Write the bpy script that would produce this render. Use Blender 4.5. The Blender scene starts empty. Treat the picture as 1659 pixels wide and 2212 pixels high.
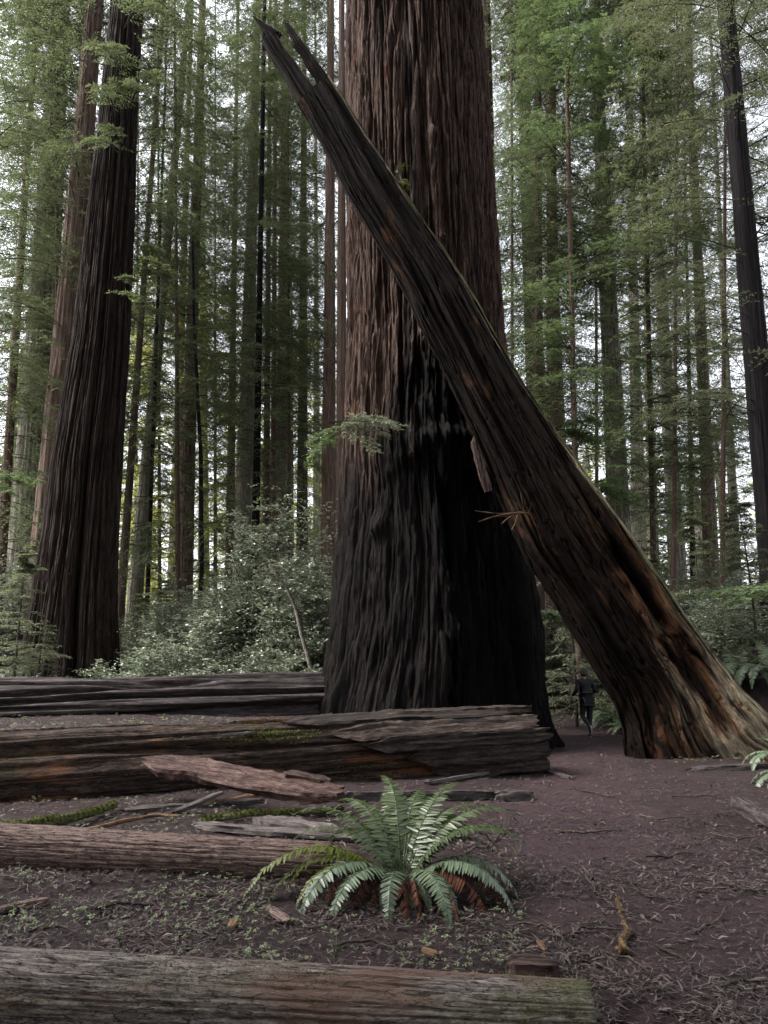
import bpy, math
import numpy as np
from mathutils import Vector, Matrix

S = bpy.context.scene
COL = S.collection
R = math.radians
rng = np.random.default_rng(7)

# ------------------------------------------------------------------ camera
PITCH = R(12.6)
CAM_Z = 1.6
FOC, CX, CY = 1533.0, 829.5, 1106.0
cd = bpy.data.cameras.new('camera')
cam = bpy.data.objects.new('camera', cd)
COL.objects.link(cam)
cam.location = (0, 0, CAM_Z)
cam.rotation_euler = (R(90) + PITCH, 0, 0)
cd.sensor_fit = 'VERTICAL'
cd.sensor_height = 36.0
cd.lens = 36.0 * FOC / 2212.0
cd.clip_start, cd.clip_end = 0.05, 2000
S.camera = cam
S.render.resolution_x, S.render.resolution_y = 768, 1024

# ------------------------------------------------------------------ world, sun, exposure
SUN_EL, SUN_AZ = R(50), R(-94)          # azimuth clockwise from +Y (from the left)
W = bpy.data.worlds.new('World')
S.world = W
W.use_nodes = True
nt = W.node_tree
nt.nodes.clear()
sky = nt.nodes.new('ShaderNodeTexSky')
sky.sky_type = 'NISHITA'
sky.sun_disc = False
sky.sun_elevation = SUN_EL
sky.sun_rotation = SUN_AZ
sky.air_density, sky.dust_density, sky.ozone_density = 1.0, 4.0, 1.0
hs = nt.nodes.new('ShaderNodeHueSaturation')
hs.inputs['Saturation'].default_value = 0.22
hs.inputs['Value'].default_value = 1.0
bg = nt.nodes.new('ShaderNodeBackground')
bg.inputs['Strength'].default_value = 0.15
wo = nt.nodes.new('ShaderNodeOutputWorld')
nt.links.new(sky.outputs[0], hs.inputs['Color'])
nt.links.new(hs.outputs[0], bg.inputs['Color'])
nt.links.new(bg.outputs[0], wo.inputs['Surface'])

sl = bpy.data.lights.new('sun', 'SUN')
sl.energy = 1.5
sl.angle = R(25)
sl.color = (1.0, 0.96, 0.9)
so = bpy.data.objects.new('sun', sl)
COL.objects.link(so)
sdir = Vector((math.sin(SUN_AZ) * math.cos(SUN_EL), math.cos(SUN_AZ) * math.cos(SUN_EL), math.sin(SUN_EL)))
so.rotation_euler = sdir.to_track_quat('Z', 'Y').to_euler()
so.location = sdir * 60

S.view_settings.view_transform = 'Standard'
S.view_settings.look = 'None'
S.view_settings.exposure = 2.1
S.view_settings.gamma = 1.0
S.view_settings.use_curve_mapping = False
try:
    S.cycles.max_bounces = 5
    S.cycles.diffuse_bounces = 3
    S.cycles.glossy_bounces = 2
    S.cycles.transmission_bounces = 3
    S.cycles.volume_bounces = 1
    S.cycles.caustics_reflective = S.cycles.caustics_refractive = False
except Exception:
    pass

# ------------------------------------------------------------------ helpers: space
CP, SP = math.cos(PITCH), math.sin(PITCH)

def at(u, v, Y):
    """World point on the sight line of photo point (u, v) (1659 x 2212 grid) at distance Y ahead."""
    xc = (np.asarray(u, float) - CX) / FOC
    yc = (CY - np.asarray(v, float)) / FOC
    t = Y / (CP - yc * SP)
    return np.stack(np.broadcast_arrays(xc * t, Y + 0 * t, CAM_Z + t * (SP + yc * CP)), -1)

def at_z(u, v, z=0.0):
    """World point where the sight line of (u, v) meets height z."""
    xc = (u - CX) / FOC
    yc = (CY - v) / FOC
    t = (z - CAM_Z) / (SP + yc * CP)
    return np.array([xc * t, t * (CP - yc * SP), z])

# ------------------------------------------------------------------ helpers: noise
_T = np.random.default_rng(3).permutation(4096)
_V = np.random.default_rng(4).random(4096)

def vnoise(x, y, z=0.0, seed=0):
    x, y, z = np.broadcast_arrays(np.asarray(x, float) + seed * 17.31, np.asarray(y, float) + seed * 9.77, np.asarray(z, float))
    xi, yi, zi = np.floor(x).astype(np.int64), np.floor(y).astype(np.int64), np.floor(z).astype(np.int64)
    fx, fy, fz = x - xi, y - yi, z - zi
    fx, fy, fz = (f * f * f * (f * (f * 6 - 15) + 10) for f in (fx, fy, fz))
    def h(a, b, c):
        return _V[_T[(_T[(_T[a & 4095] + b) & 4095] + c) & 4095]]
    r = 0
    for dz, wz in ((0, 1 - fz), (1, fz)):
        for dy, wy in ((0, 1 - fy), (1, fy)):
            r = r + wz * wy * (h(xi, yi + dy, zi + dz) * (1 - fx) + h(xi + 1, yi + dy, zi + dz) * fx)
    return r

def fbm(x, y, z=0.0, seed=0, octv=4):
    s, a, f, tot = 0, 1.0, 1.0, 0
    for o in range(octv):
        s = s + a * vnoise(np.asarray(x) * f, np.asarray(y) * f, np.asarray(z) * f, seed + o * 3)
        tot += a
        a *= 0.5
        f *= 2.03
    return s / tot

def sst(e0, e1, x):
    t = np.clip((np.asarray(x, float) - e0) / (e1 - e0), 0, 1)
    return t * t * (3 - 2 * t)

# ------------------------------------------------------------------ helpers: meshes and objects
def mesh_np(name, V, faces, mats, fmat=None, smooth=True, attrs=None):
    """faces: list of (n, k) index arrays; fmat: list of material indices (int or array) per face array."""
    me = bpy.data.meshes.new(name)
    V = np.asarray(V, np.float32).reshape(-1, 3)
    faces = [np.asarray(f, np.int32) for f in faces if len(f)]
    loops = np.concatenate([f.ravel() for f in faces])
    sizes = np.concatenate([np.full(len(f), f.shape[1], np.int32) for f in faces])
    starts = np.concatenate([[0], np.cumsum(sizes)[:-1]]).astype(np.int32)
    me.vertices.add(len(V))
    me.vertices.foreach_set('co', V.ravel())
    me.loops.add(len(loops))
    me.loops.foreach_set('vertex_index', loops)
    me.polygons.add(len(sizes))
    me.polygons.foreach_set('loop_start', starts)
    me.polygons.foreach_set('loop_total', sizes)
    for m in (mats if isinstance(mats, (list, tuple)) else [mats]):
        me.materials.append(m)
    if fmat is not None:
        mi = np.concatenate([np.broadcast_to(np.asarray(m, np.int32), (len(f),)) for f, m in zip(faces, fmat)])
        me.polygons.foreach_set('material_index', mi)
    me.polygons.foreach_set('use_smooth', np.full(len(sizes), bool(smooth)))
    for k, a in (attrs or {}).items():
        at_ = me.attributes.new(k, 'FLOAT', 'POINT')
        at_.data.foreach_set('value', np.asarray(a, np.float32))
    me.update(calc_edges=True)
    return me

def put(name, me, parent=None, loc=(0, 0, 0), rot=(0, 0, 0), scale=(1, 1, 1)):
    o = bpy.data.objects.new(name, me)
    COL.objects.link(o)
    o.location, o.rotation_euler, o.scale = loc, rot, scale
    if parent is not None:
        o.parent = parent
    return o

def tag(o, label=None, cat=None, group=None, kind=None):
    for k, v in (('label', label), ('category', cat), ('group', group), ('kind', kind)):
        if v:
            o[k] = v
    return o

def empty(name, loc=(0, 0, 0), rot=(0, 0, 0), scale=(1, 1, 1)):
    return put(name, None, None, loc, rot, scale)

def grid_faces(nu, nv, wrap_u=False, base=0):
    """vertex index = base + j * nu + i ; i along u (optionally closed), j along v."""
    i = np.arange(nu if wrap_u else nu - 1)
    j = np.arange(nv - 1)
    I, J = np.meshgrid(i, j)
    I2 = (I + 1) % nu
    a, b, c, d = J * nu + I, J * nu + I2, (J + 1) * nu + I2, (J + 1) * nu + I
    return base + np.stack([a, b, c, d], -1).reshape(-1, 4)

def unit(v):
    return v / np.maximum(np.linalg.norm(v, axis=-1, keepdims=True), 1e-9)

def tubes(P, r, k=4):
    """P (n, m, 3) polylines, r (n, m) radii -> verts, quads."""
    P, r = np.asarray(P, float), np.asarray(r, float)
    n, m = P.shape[:2]
    T = unit(np.gradient(P, axis=1))
    ref = np.where(np.abs(T[..., 2:3]) > 0.9, np.array([1.0, 0, 0]), np.array([0, 0, 1.0]))
    A = unit(np.cross(T, ref))
    B = np.cross(T, A)
    th = np.arange(k) * 2 * math.pi / k
    V = P[:, :, None] + r[:, :, None, None] * (np.cos(th)[:, None] * A[:, :, None] + np.sin(th)[:, None] * B[:, :, None])
    F = grid_faces(k, m, True)
    F = (F[None] + (np.arange(n) * k * m)[:, None, None]).reshape(-1, 4)
    return V.reshape(-1, 3), F

class Mix:
    """collects vertex / face blocks into one mesh"""
    def __init__(s):
        s.V, s.F, s.M, s.T, s.n = [], [], [], [], 0
    def add(s, V, F, m=0, tone=0.5):
        V = np.asarray(V, float).reshape(-1, 3)
        s.V.append(V)
        s.F.append(np.asarray(F) + s.n)
        s.M.append(m)
        s.T.append(np.broadcast_to(np.asarray(tone, float), (len(V),)))
        s.n += len(V)
    def mesh(s, name, mats, smooth=True):
        return mesh_np(name, np.concatenate(s.V), s.F, mats, s.M, smooth, {'tone': np.concatenate(s.T)})

# ------------------------------------------------------------------ materials
def new_mat(name):
    m = bpy.data.materials.new(name)
    m.use_nodes = True
    m.node_tree.nodes.clear()
    return m, m.node_tree

class N:
    def __init__(s, nt):
        s.nt = nt
    def node(s, t, **kw):
        n = s.nt.nodes.new(t)
        for k, v in kw.items():
            setattr(n, k, v)
        return n
    def link(s, a, b):
        s.nt.links.new(a, b)
    def obj(s, scale=(1, 1, 1)):
        tc = s.node('ShaderNodeTexCoord')
        mp = s.node('ShaderNodeMapping')
        mp.inputs['Scale'].default_value = scale
        s.link(tc.outputs['Object'], mp.inputs['Vector'])
        return mp.outputs[0]
    def noise(s, vec, scale=1.0, detail=6, rough=0.6, dist=0.0):
        n = s.node('ShaderNodeTexNoise')
        n.inputs['Scale'].default_value = scale
        n.inputs['Detail'].default_value = detail
        n.inputs['Roughness'].default_value = rough
        n.inputs['Distortion'].default_value = dist
        s.link(vec, n.inputs['Vector'])
        return n.outputs[0]
    def ramp(s, fac, stops):
        n = s.node('ShaderNodeValToRGB')
        e = n.color_ramp.elements
        while len(e) < len(stops):
            e.new(0.5)
        for el, (p, c) in zip(e, stops):
            el.position = p
            el.color = (*c, 1) if len(c) == 3 else c
        s.link(fac, n.inputs[0])
        return n.outputs[0]
    def val(s, fac, a, b):
        n = s.node('ShaderNodeMapRange')
        n.inputs['From Min'].default_value, n.inputs['From Max'].default_value = a, b
        n.clamp = True
        s.link(fac, n.inputs[0])
        return n.outputs[0]
    def mix(s, fac, a, b, mode='MIX'):
        n = s.node('ShaderNodeMix', data_type='RGBA', blend_type=mode)
        for sock, v in ((n.inputs[0], fac), (n.inputs[6], a), (n.inputs[7], b)):
            if isinstance(v, (int, float)):
                sock.default_value = v
            elif isinstance(v, tuple):
                sock.default_value = (*v, 1)
            else:
                s.link(v, sock)
        return n.outputs[2]
    def math(s, op, a, b=0.0):
        n = s.node('ShaderNodeMath', operation=op)
        for i, v in enumerate((a, b)):
            if isinstance(v, (int, float)):
                n.inputs[i].default_value = v
            else:
                s.link(v, n.inputs[i])
        return n.outputs[0]
    def attr(s, name):
        n = s.node('ShaderNodeAttribute', attribute_name=name)
        return n.outputs['Fac']
    def bump(s, h, strength=0.5, dist=0.02, nrm=None):
        n = s.node('ShaderNodeBump')
        n.inputs['Strength'].default_value = strength
        n.inputs['Distance'].default_value = dist
        s.link(h, n.inputs['Height'])
        if nrm is not None:
            s.link(nrm, n.inputs['Normal'])
        return n.outputs[0]
    def rand(s):
        return s.node('ShaderNodeObjectInfo').outputs['Random']
    def out(s, sh):
        s.link(sh, s.node('ShaderNodeOutputMaterial').inputs['Surface'])
    def pbr(s, col, rough=0.8, nrm=None, spec=0.3):
        n = s.node('ShaderNodeBsdfPrincipled')
        if isinstance(col, tuple):
            n.inputs['Base Color'].default_value = (*col, 1)
        else:
            s.link(col, n.inputs['Base Color'])
        if isinstance(rough, (int, float)):
            n.inputs['Roughness'].default_value = rough
        else:
            s.link(rough, n.inputs['Roughness'])
        n.inputs['Specular IOR Level'].default_value = spec
        if nrm is not None:
            s.link(nrm, n.inputs['Normal'])
        return n.outputs[0]

def bark_mat(name, dark, mid, light, axis=2, fine=9.0, along=0.35, moss=None, moss_amt=0.5, bump=0.6, bdist=0.03,
             char=False, pale=False, vary=True, patch=None, cracks=0.75, spec=0.2, char_cols=((0.0015, 0.0014, 0.0014), (0.010, 0.0092, 0.0092))):
    m, nt = new_mat(name)
    n = N(nt)
    sc = [fine] * 3
    sc[axis] = along
    v = n.obj(tuple(sc))
    a = n.noise(v, 1.0, 8, 0.62, 0.15)
    sc2 = [fine * 3.1] * 3
    sc2[axis] = along * 4
    b = n.noise(n.obj(tuple(sc2)), 1.0, 7, 0.72, 0.1)
    f = n.math('ADD', n.math('MULTIPLY', a, 0.5), n.math('MULTIPLY', b, 0.5))
    col = n.ramp(f, [(0.39, dark), (0.5, mid), (0.64, light)])
    sc5 = [fine * 0.7] * 3
    sc5[axis] = along * 0.45
    ck = n.noise(n.obj(tuple(sc5)), 1.0, 2.5, 0.5, 0.35)
    crack = n.math('SUBTRACT', 1.0, n.val(n.math('ABSOLUTE', n.math('SUBTRACT', ck, 0.5)), 0.004, 0.024))
    col = n.mix(n.math('MULTIPLY', crack, cracks), col, tuple(0.5 * c for c in dark))
    f = n.math('SUBTRACT', f, n.math('MULTIPLY', crack, 0.35))
    if patch:
        sc3 = [2.2] * 3
        sc3[axis] = 0.7
        p = n.noise(n.obj(tuple(sc3)), 1.0, 5, 0.6, 0.3)
        col = n.mix(n.math('MULTIPLY', n.val(p, patch[1], patch[1] + 0.1), 0.85), col, n.mix(b, patch[0], tuple(0.35 * c for c in patch[0])))
    if moss:
        sc4 = [1.6] * 3
        sc4[axis] = 0.5
        p = n.noise(n.obj(tuple(sc4)), 1.0, 7, 0.7, 0.2)
        lo = 0.72 - 0.4 * moss_amt
        col = n.mix(n.math('MULTIPLY', n.val(p, lo, lo + 0.16), 0.8), col, n.mix(b, tuple(0.45 * c for c in moss), moss))
    if pale:
        col = n.mix(n.attr('warm'), col, n.ramp(f, [(0.3, (0.012, 0.0055, 0.003)), (0.5, (0.055, 0.026, 0.012)), (0.7, (0.16, 0.086, 0.042))]))
        col = n.mix(n.math('MULTIPLY', n.attr('pale'), n.val(b, 0.25, 0.55)), col, n.mix(n.val(a, 0.35, 0.65), (0.13, 0.1, 0.07), (0.42, 0.37, 0.28)))
        col = n.mix(n.math('MULTIPLY', n.attr('moss'), n.val(a, 0.3, 0.6)), col, n.mix(b, (0.04, 0.045, 0.015), (0.22, 0.23, 0.07)))
    rough = 0.85
    if char:
        cc = n.mix(n.val(b, 0.35, 0.7), char_cols[0], char_cols[1])
        col = n.mix(n.attr('char'), col, cc)
        rough = n.math('SUBTRACT', 0.85, n.math('MULTIPLY', n.attr('char'), 0.12))
    if vary:
        h = n.node('ShaderNodeHueSaturation')
        n.link(n.math('ADD', 0.6, n.math('MULTIPLY', n.rand(), 0.85)), h.inputs['Value'])
        n.link(col, h.inputs['Color'])
        col = h.outputs[0]
    n.out(n.pbr(col, rough, n.bump(f, bump, bdist), spec))
    return m

def leaf_mat(name, c0, c1, rough=0.5, trans=0.35, spec=0.35, tcol=None):
    m, nt = new_mat(name)
    n = N(nt)
    col = n.mix(n.attr('tone'), c0, c1)
    h = n.node('ShaderNodeHueSaturation')
    n.link(n.math('ADD', 0.8, n.math('MULTIPLY', n.rand(), 0.4)), h.inputs['Value'])
    n.link(col, h.inputs['Color'])
    p = n.pbr(h.outputs[0], rough, None, spec)
    if trans <= 0:
        n.out(p)
        return m
    t = n.node('ShaderNodeBsdfTranslucent')
    n.link(n.mix(1.0, h.outputs[0], tcol or (1.2, 1.2, 0.9), 'MULTIPLY'), t.inputs['Color'])
    ms = n.node('ShaderNodeMixShader')
    ms.inputs[0].default_value = trans
    n.link(p, ms.inputs[1])
    n.link(t.outputs[0], ms.inputs[2])
    n.out(ms.outputs[0])
    return m

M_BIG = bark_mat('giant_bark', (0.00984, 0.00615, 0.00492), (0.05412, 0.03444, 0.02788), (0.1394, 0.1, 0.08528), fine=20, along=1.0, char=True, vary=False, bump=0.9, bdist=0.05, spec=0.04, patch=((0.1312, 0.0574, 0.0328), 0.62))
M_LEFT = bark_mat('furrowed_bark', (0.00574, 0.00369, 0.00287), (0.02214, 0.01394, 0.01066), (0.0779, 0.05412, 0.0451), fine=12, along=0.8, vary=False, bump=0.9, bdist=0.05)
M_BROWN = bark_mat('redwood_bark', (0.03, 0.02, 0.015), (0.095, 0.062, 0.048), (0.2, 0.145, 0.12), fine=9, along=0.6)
M_GREY = bark_mat('hazed_mossy_bark', (0.039, 0.0351, 0.0286), (0.143, 0.13, 0.104), (0.312, 0.2925, 0.247), fine=9, along=0.6, moss=(0.169, 0.182, 0.0975), moss_amt=0.35)  # mossy grey bark, lightened in place of haze over the far trunks
M_BLACK = bark_mat('charred_bark', (0.004, 0.0035, 0.004), (0.011, 0.0095, 0.0105), (0.032, 0.028, 0.029), spec=0.1, fine=10, along=0.4)
M_TWIG = bark_mat('twig_bark', (0.015, 0.012, 0.009), (0.04, 0.032, 0.025), (0.08, 0.065, 0.05), fine=10, along=6)
M_LOGA = bark_mat('grey_log_wood', (0.0246, 0.01968, 0.01804), (0.1066, 0.08856, 0.082), (0.2214, 0.1968, 0.1845), axis=0, fine=42, along=11, moss=(0.0697, 0.0779, 0.0287), moss_amt=0.36, bdist=0.012, vary=False, cracks=0.92, bump=0.9, patch=((0.1312, 0.0779, 0.0615), 0.55))
M_LOGB = bark_mat('pinkish_log_wood', (0.0246, 0.01558, 0.01312), (0.0984, 0.0656, 0.0574), (0.2132, 0.1517, 0.1353), axis=0, fine=42, along=10, bdist=0.012, vary=False, cracks=0.92, bump=0.9)
M_LOGC = bark_mat('rotten_log_wood', (0.00738, 0.00492, 0.0041), (0.03444, 0.02132, 0.0164), (0.0984, 0.06806, 0.05248), axis=0, fine=22, along=5, moss=(0.0492, 0.05084, 0.01476), moss_amt=0.35, vary=False, cracks=0.9, bump=0.9, patch=((0.246, 0.1025, 0.0451), 0.57))
M_LOGD = bark_mat('dark_log_bark', (0.0082, 0.00615, 0.00615), (0.0328, 0.02542, 0.02542), (0.1066, 0.08856, 0.08692), axis=0, fine=18, along=1.8, vary=False)
M_LEAN = bark_mat('leaning_log_wood', (0.000984, 0.000574, 0.000492), (0.00451, 0.00246, 0.001804), (0.01558, 0.0082, 0.00574), axis=0, fine=20, along=1.0, vary=False, pale=True, spec=0.08, bump=0.8, bdist=0.04, patch=((0.0902, 0.041, 0.01968), 0.6))
M_SPLIT = bark_mat('split_log_wood', (0.00574, 0.0041, 0.00369), (0.0246, 0.01722, 0.01394), (0.082, 0.05986, 0.0492), axis=0, fine=22, along=2.2, vary=True)
M_SLAB = bark_mat('red_slab_wood', (0.006, 0.0038, 0.0034), (0.037, 0.0205, 0.0175), (0.105, 0.066, 0.055), axis=0, fine=26, along=3.5, bdist=0.012)
M_PLANK = bark_mat('weathered_wood', (0.018, 0.0144, 0.0138), (0.06, 0.0498, 0.048), (0.12, 0.102, 0.099), axis=0, fine=34, along=4, bdist=0.01)
M_TANWOOD = bark_mat('tan_wood', (0.02625, 0.0135, 0.0075), (0.09, 0.0495, 0.02775), (0.195, 0.12, 0.0675), axis=0, fine=30, along=2, bdist=0.006)
M_MOSSY = bark_mat('mossy_stick', (0.02, 0.02, 0.01), (0.07, 0.065, 0.03), (0.15, 0.15, 0.06), axis=0, fine=16, along=3, moss=(0.14, 0.15, 0.035), moss_amt=0.75, bdist=0.012)
M_LICHEN = bark_mat('lichen_stick', (0.0075, 0.005, 0.004), (0.045, 0.0275, 0.014), (0.2, 0.12, 0.05), axis=0, fine=55, along=40, bdist=0.006)
M_PALEWOOD = bark_mat('pale_dead_wood', (0.1, 0.085, 0.07), (0.22, 0.19, 0.16), (0.36, 0.32, 0.28), fine=20, along=3, moss=(0.12, 0.13, 0.04), moss_amt=0.3)

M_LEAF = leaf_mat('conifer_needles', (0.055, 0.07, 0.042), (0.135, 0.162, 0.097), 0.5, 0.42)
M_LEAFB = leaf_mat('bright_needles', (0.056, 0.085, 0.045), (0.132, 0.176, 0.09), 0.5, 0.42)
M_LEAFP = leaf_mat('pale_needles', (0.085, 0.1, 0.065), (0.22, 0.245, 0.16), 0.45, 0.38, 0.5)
M_LEAFY = leaf_mat('glow_tinted_needles', (0.16, 0.18, 0.06), (0.4, 0.42, 0.17), 0.55, 0.5)  # needles lightened: the bright glow of the glade is put into the colour
M_SHRUB = leaf_mat('shrub_leaves', (0.12, 0.145, 0.1), (0.33, 0.37, 0.29), 0.28, 0.18, 1.0)
M_FERN = leaf_mat('fern_green', (0.033, 0.052, 0.018), (0.085, 0.115, 0.045), 0.34, 0.2, 0.55)
M_FERNP = leaf_mat('fern_sky_sheen', (0.052, 0.076, 0.045), (0.125, 0.165, 0.1), 0.36, 0.15, 0.42)  # paler copy of the fern green, sky sheen put into the colour
M_FERNY = leaf_mat('fern_olive', (0.05, 0.065, 0.01), (0.11, 0.13, 0.025), 0.4, 0.3, 0.4)
M_DEAD = leaf_mat('fern_dead', (0.0372, 0.0124, 0.00744), (0.1488, 0.0589, 0.0341), 0.8, 0.1, 0.2, (1, 1, 1))
M_CLOVER = leaf_mat('sorrel_leaves', (0.0425, 0.0595, 0.0255), (0.187, 0.2295, 0.1105), 0.5, 0.15, 0.35)
M_LITTER = leaf_mat('needle_litter', (0.009, 0.006, 0.005625), (0.15, 0.1125, 0.105), 0.75, 0.0, 0.25)

def duff(name, a, b, c, leafy):
    m, nt = new_mat(name)
    n = N(nt)
    f = n.noise(n.obj((1, 1, 1)), 34, 8, 0.75, 0.4)
    g = n.noise(n.obj((1, 1, 1)), 1.1, 5, 0.6)
    st = n.noise(n.obj((1.0, 3.2, 1)), 40, 4, 0.6, 1.5)
    col = n.ramp(n.math('ADD', n.math('MULTIPLY', f, 0.55), n.math('MULTIPLY', st, 0.45)), [(0.3, a), (0.5, b), (0.72, c)])
    col = n.mix(n.val(g, 0.3, 0.75), col, n.mix(0.5, col, leafy, 'MULTIPLY'))
    n.out(n.pbr(col, 0.9, n.bump(n.math('ADD', f, st), 0.9, 0.03), 0.15))
    return m
M_DUFF = duff('forest_duff', (0.01178, 0.007362, 0.007762), (0.03881, 0.02497, 0.02587), (0.09702, 0.0653, 0.06791), (0.3811, 0.3521, 0.3234))
M_PATH = duff('path_duff', (0.01609, 0.009923, 0.01122), (0.04967, 0.03073, 0.03432), (0.1154, 0.07682, 0.08448), (0.4897, 0.4353, 0.4488))

# ------------------------------------------------------------------ the ground
LOG2_A, LOG2_B = np.array([-7.6, 8.75]), np.array([2.35, 12.6])     # axis of the big rotten log on the ground plan
_ld = unit(LOG2_B - LOG2_A)
_ln = np.array([-_ld[1], _ld[0]])

def ground_z(x, y):
    x, y = np.asarray(x, float), np.asarray(y, float)
    z = (fbm(x * 0.5, y * 0.5, 0, 1, 4) - 0.5) * 0.12 * sst(1, 6, np.hypot(x, y)) + (fbm(x * 2.3, y * 2.3, 0, 5, 3) - 0.5) * 0.05
    z = z + (fbm(x * 0.05, y * 0.05, 0, 9, 3) - 0.5) * 3.0 * sst(25, 90, np.hypot(x, y))
    d = (x - LOG2_A[0]) * _ln[0] + (y - LOG2_A[1]) * _ln[1]
    s = (x - LOG2_A[0]) * _ld[0] + (y - LOG2_A[1]) * _ld[1]
    m = sst(0.0, 0.5, d) * (1 - sst(15.2, 19, y)) * (1 - sst(8.0, 11.3, s))
    z = z + 0.68 * m
    z = z - 0.16 * (1 - sst(3.7, 4.25, y)) * (1 - sst(1.1, 1.8, x))
    z = z + 1.4 * sst(7.2, 8.6, x) * sst(14.6, 17, y) * (1 - sst(21.5, 25, y))
    p = path_d(x, y)
    return z - 0.05 * (1 - sst(0.2, 1.3, p))

_PC = np.array([[2.6, -6], [2.5, 0], [2.25, 4], [2.1, 7], [2.45, 10], [3.6, 13], [4.6, 16], [5.5, 19.5], [6.4, 24], [7.3, 30], [8.0, 36], [8.2, 46], [6, 60]])

def path_x(y):
    return np.interp(y, _PC[:, 1], _PC[:, 0])

def path_d(x, y):
    w = np.interp(y, [-6, 3, 6, 10, 14, 20, 60], [1.5, 1.3, 1.15, 1.0, 0.85, 0.9, 1.2])
    return np.abs(x - path_x(y)) - w

def axis_pts(segs):
    return np.unique(np.concatenate([np.arange(a, b, st) for a, b, st in segs] + [[segs[-1][1]]]))
gx = axis_pts([(-260, -40, 10), (-40, -12, 1), (-12, -5, 0.12), (-5, 5, 0.045), (5, 12, 0.12), (12, 40, 1), (40, 260, 10)])
gy = axis_pts([(-260, -20, 12), (-20, 1.5, 0.5), (1.5, 9, 0.045), (9, 20, 0.1), (20, 45, 0.8), (45, 300, 8)])
GX, GY = np.meshgrid(gx, gy)
GZ = ground_z(GX, GY) + (fbm(GX * 9, GY * 9, 0, 21, 3) - 0.5) * 0.035 * (np.hypot(GX, GY) < 25)
put('ground', mesh_np('ground', np.stack([GX, GY, GZ], -1), [grid_faces(len(gx), len(gy))], M_DUFF))
tag(bpy.data.objects['ground'], kind='structure')
pv = np.concatenate([np.arange(-6, 2, 0.4), np.arange(2, 12, 0.05), np.arange(12, 60, 0.25)])
pu = np.linspace(-1, 1, 60)
PU, PV = np.meshgrid(pu, pv)
hw = np.interp(PV, [-6, 3, 6, 10, 14, 20, 60], [1.5, 1.3, 1.15, 1.0, 0.85, 0.9, 1.2])
edge = 1 + 0.3 * (fbm(PV * 1.3, np.sign(PU) * 3 + 0 * PV, 0, 31, 4) - 0.5) * 2
PX = path_x(PV) + PU * hw * edge
PZ = ground_z(PX, PV) + (fbm(PX * 9, PV * 9, 0, 21, 3) - 0.5) * 0.035 + 0.012 * (1 - np.abs(PU) ** 6) - 0.006
put('path', mesh_np('path', np.stack([PX, PV, PZ], -1), [grid_faces(len(pu), len(pv))], M_PATH))
tag(bpy.data.objects['path'], kind='structure')

# ------------------------------------------------------------------ giant redwood and its left neighbour
def bark_disp(th, z, k1, k2, s1, s2, seed, amp):
    """deep wandering furrows between raised strips of bark"""
    t = th + 0.06 * (fbm(np.cos(th) * 2, np.sin(th) * 2, z * 0.35, seed, 3) - 0.5)
    n1 = np.abs(fbm(np.cos(t) * k1, np.sin(t) * k1, z * s1, seed + 1, 2) - 0.5) * 2
    n2 = np.abs(fbm(np.cos(t) * k2, np.sin(t) * k2, z * s2, seed + 2, 2) - 0.5) * 2
    n3 = fbm(np.cos(t) * k2 * 1.7, np.sin(t) * k2 * 1.7, z * s2 * 2.5, seed + 4, 3)
    f1 = sst(0.0, 0.28, n1)
    f2 = sst(0.0, 0.25, n2)
    return amp * (f1 * 1.0 + f2 * 0.45 + (n3 - 0.5) * 0.55 - 1.2)

def edge_trunk(L, Rr, depth, zmax, nth, nz, zmin=-0.4):
    """centre and radius against height from the left / right outline (photo grid) at one distance"""
    def prof(E):
        E = np.array(E, float)
        P = at(E[:, 0], E[:, 1], depth)
        o = np.argsort(P[:, 2])
        return P[o, 2], P[o, 0]
    zl, xl = prof(L)
    zr, xr = prof(Rr)
    z = zmin + (zmax - zmin) * np.linspace(0, 1, nz) ** 1.15
    def ext(zz, xx, z):
        y = np.interp(z, zz, xx)
        sl = (xx[-1] - xx[-4]) / (zz[-1] - zz[-4])
        return np.where(z > zz[-1], xx[-1] + sl * (z - zz[-1]), y)
    a, b = ext(zl, xl, z), ext(zr, xr, z)
    th = np.linspace(0, 2 * math.pi, nth, endpoint=False)
    return th, z, (a + b) / 2, np.maximum((b - a) / 2, 0.2)

BT_Y = 17.3
BT_L = [(750, 0), (749, 300), (750, 450), (752, 600), (752, 750), (748, 850), (742, 950), (738, 1050), (733, 1150), (725, 1250), (715, 1350), (700, 1430), (690, 1470), (672, 1535), (650, 1600)]
BT_R = [(1037, 0), (1057, 300), (1066, 450), (1078, 600), (1087, 730), (1092, 800), (1104, 1000), (1118, 1100), (1140, 1200), (1152, 1300), (1160, 1400), (1166, 1480), (1176, 1550), (1184, 1605)]
th, z, cx, rad = edge_trunk(BT_L, BT_R, BT_Y, 34.0, 900, 720)
TH, ZZ = np.meshgrid(th, z)
RR = rad[:, None] * np.ones_like(TH)
low = 1 - sst(5.0, 8.5, ZZ)
d = bark_disp(TH, ZZ, 9.0, 24.0, 0.2, 0.55, 50, 0.15) + (fbm(np.cos(TH) * 60, np.sin(TH) * 60, ZZ * 3.5, 55, 3) - 0.5) * 0.05
dl = (fbm(np.cos(TH) * 4, np.sin(TH) * 4, ZZ * 0.5, 61, 3) - 0.5) * 0.4 + (fbm(np.cos(TH) * 14, np.sin(TH) * 14, ZZ * 0.8, 63, 5) - 0.5) * 0.22 + (fbm(np.cos(TH) * 50, np.sin(TH) * 50, ZZ * 2.4, 65, 3) - 0.5) * 0.07 + bark_disp(TH, ZZ, 10, 28, 0.25, 0.7, 71, 0.08)
RR = RR + d * (1 - low) + dl * low * 0.85
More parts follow.
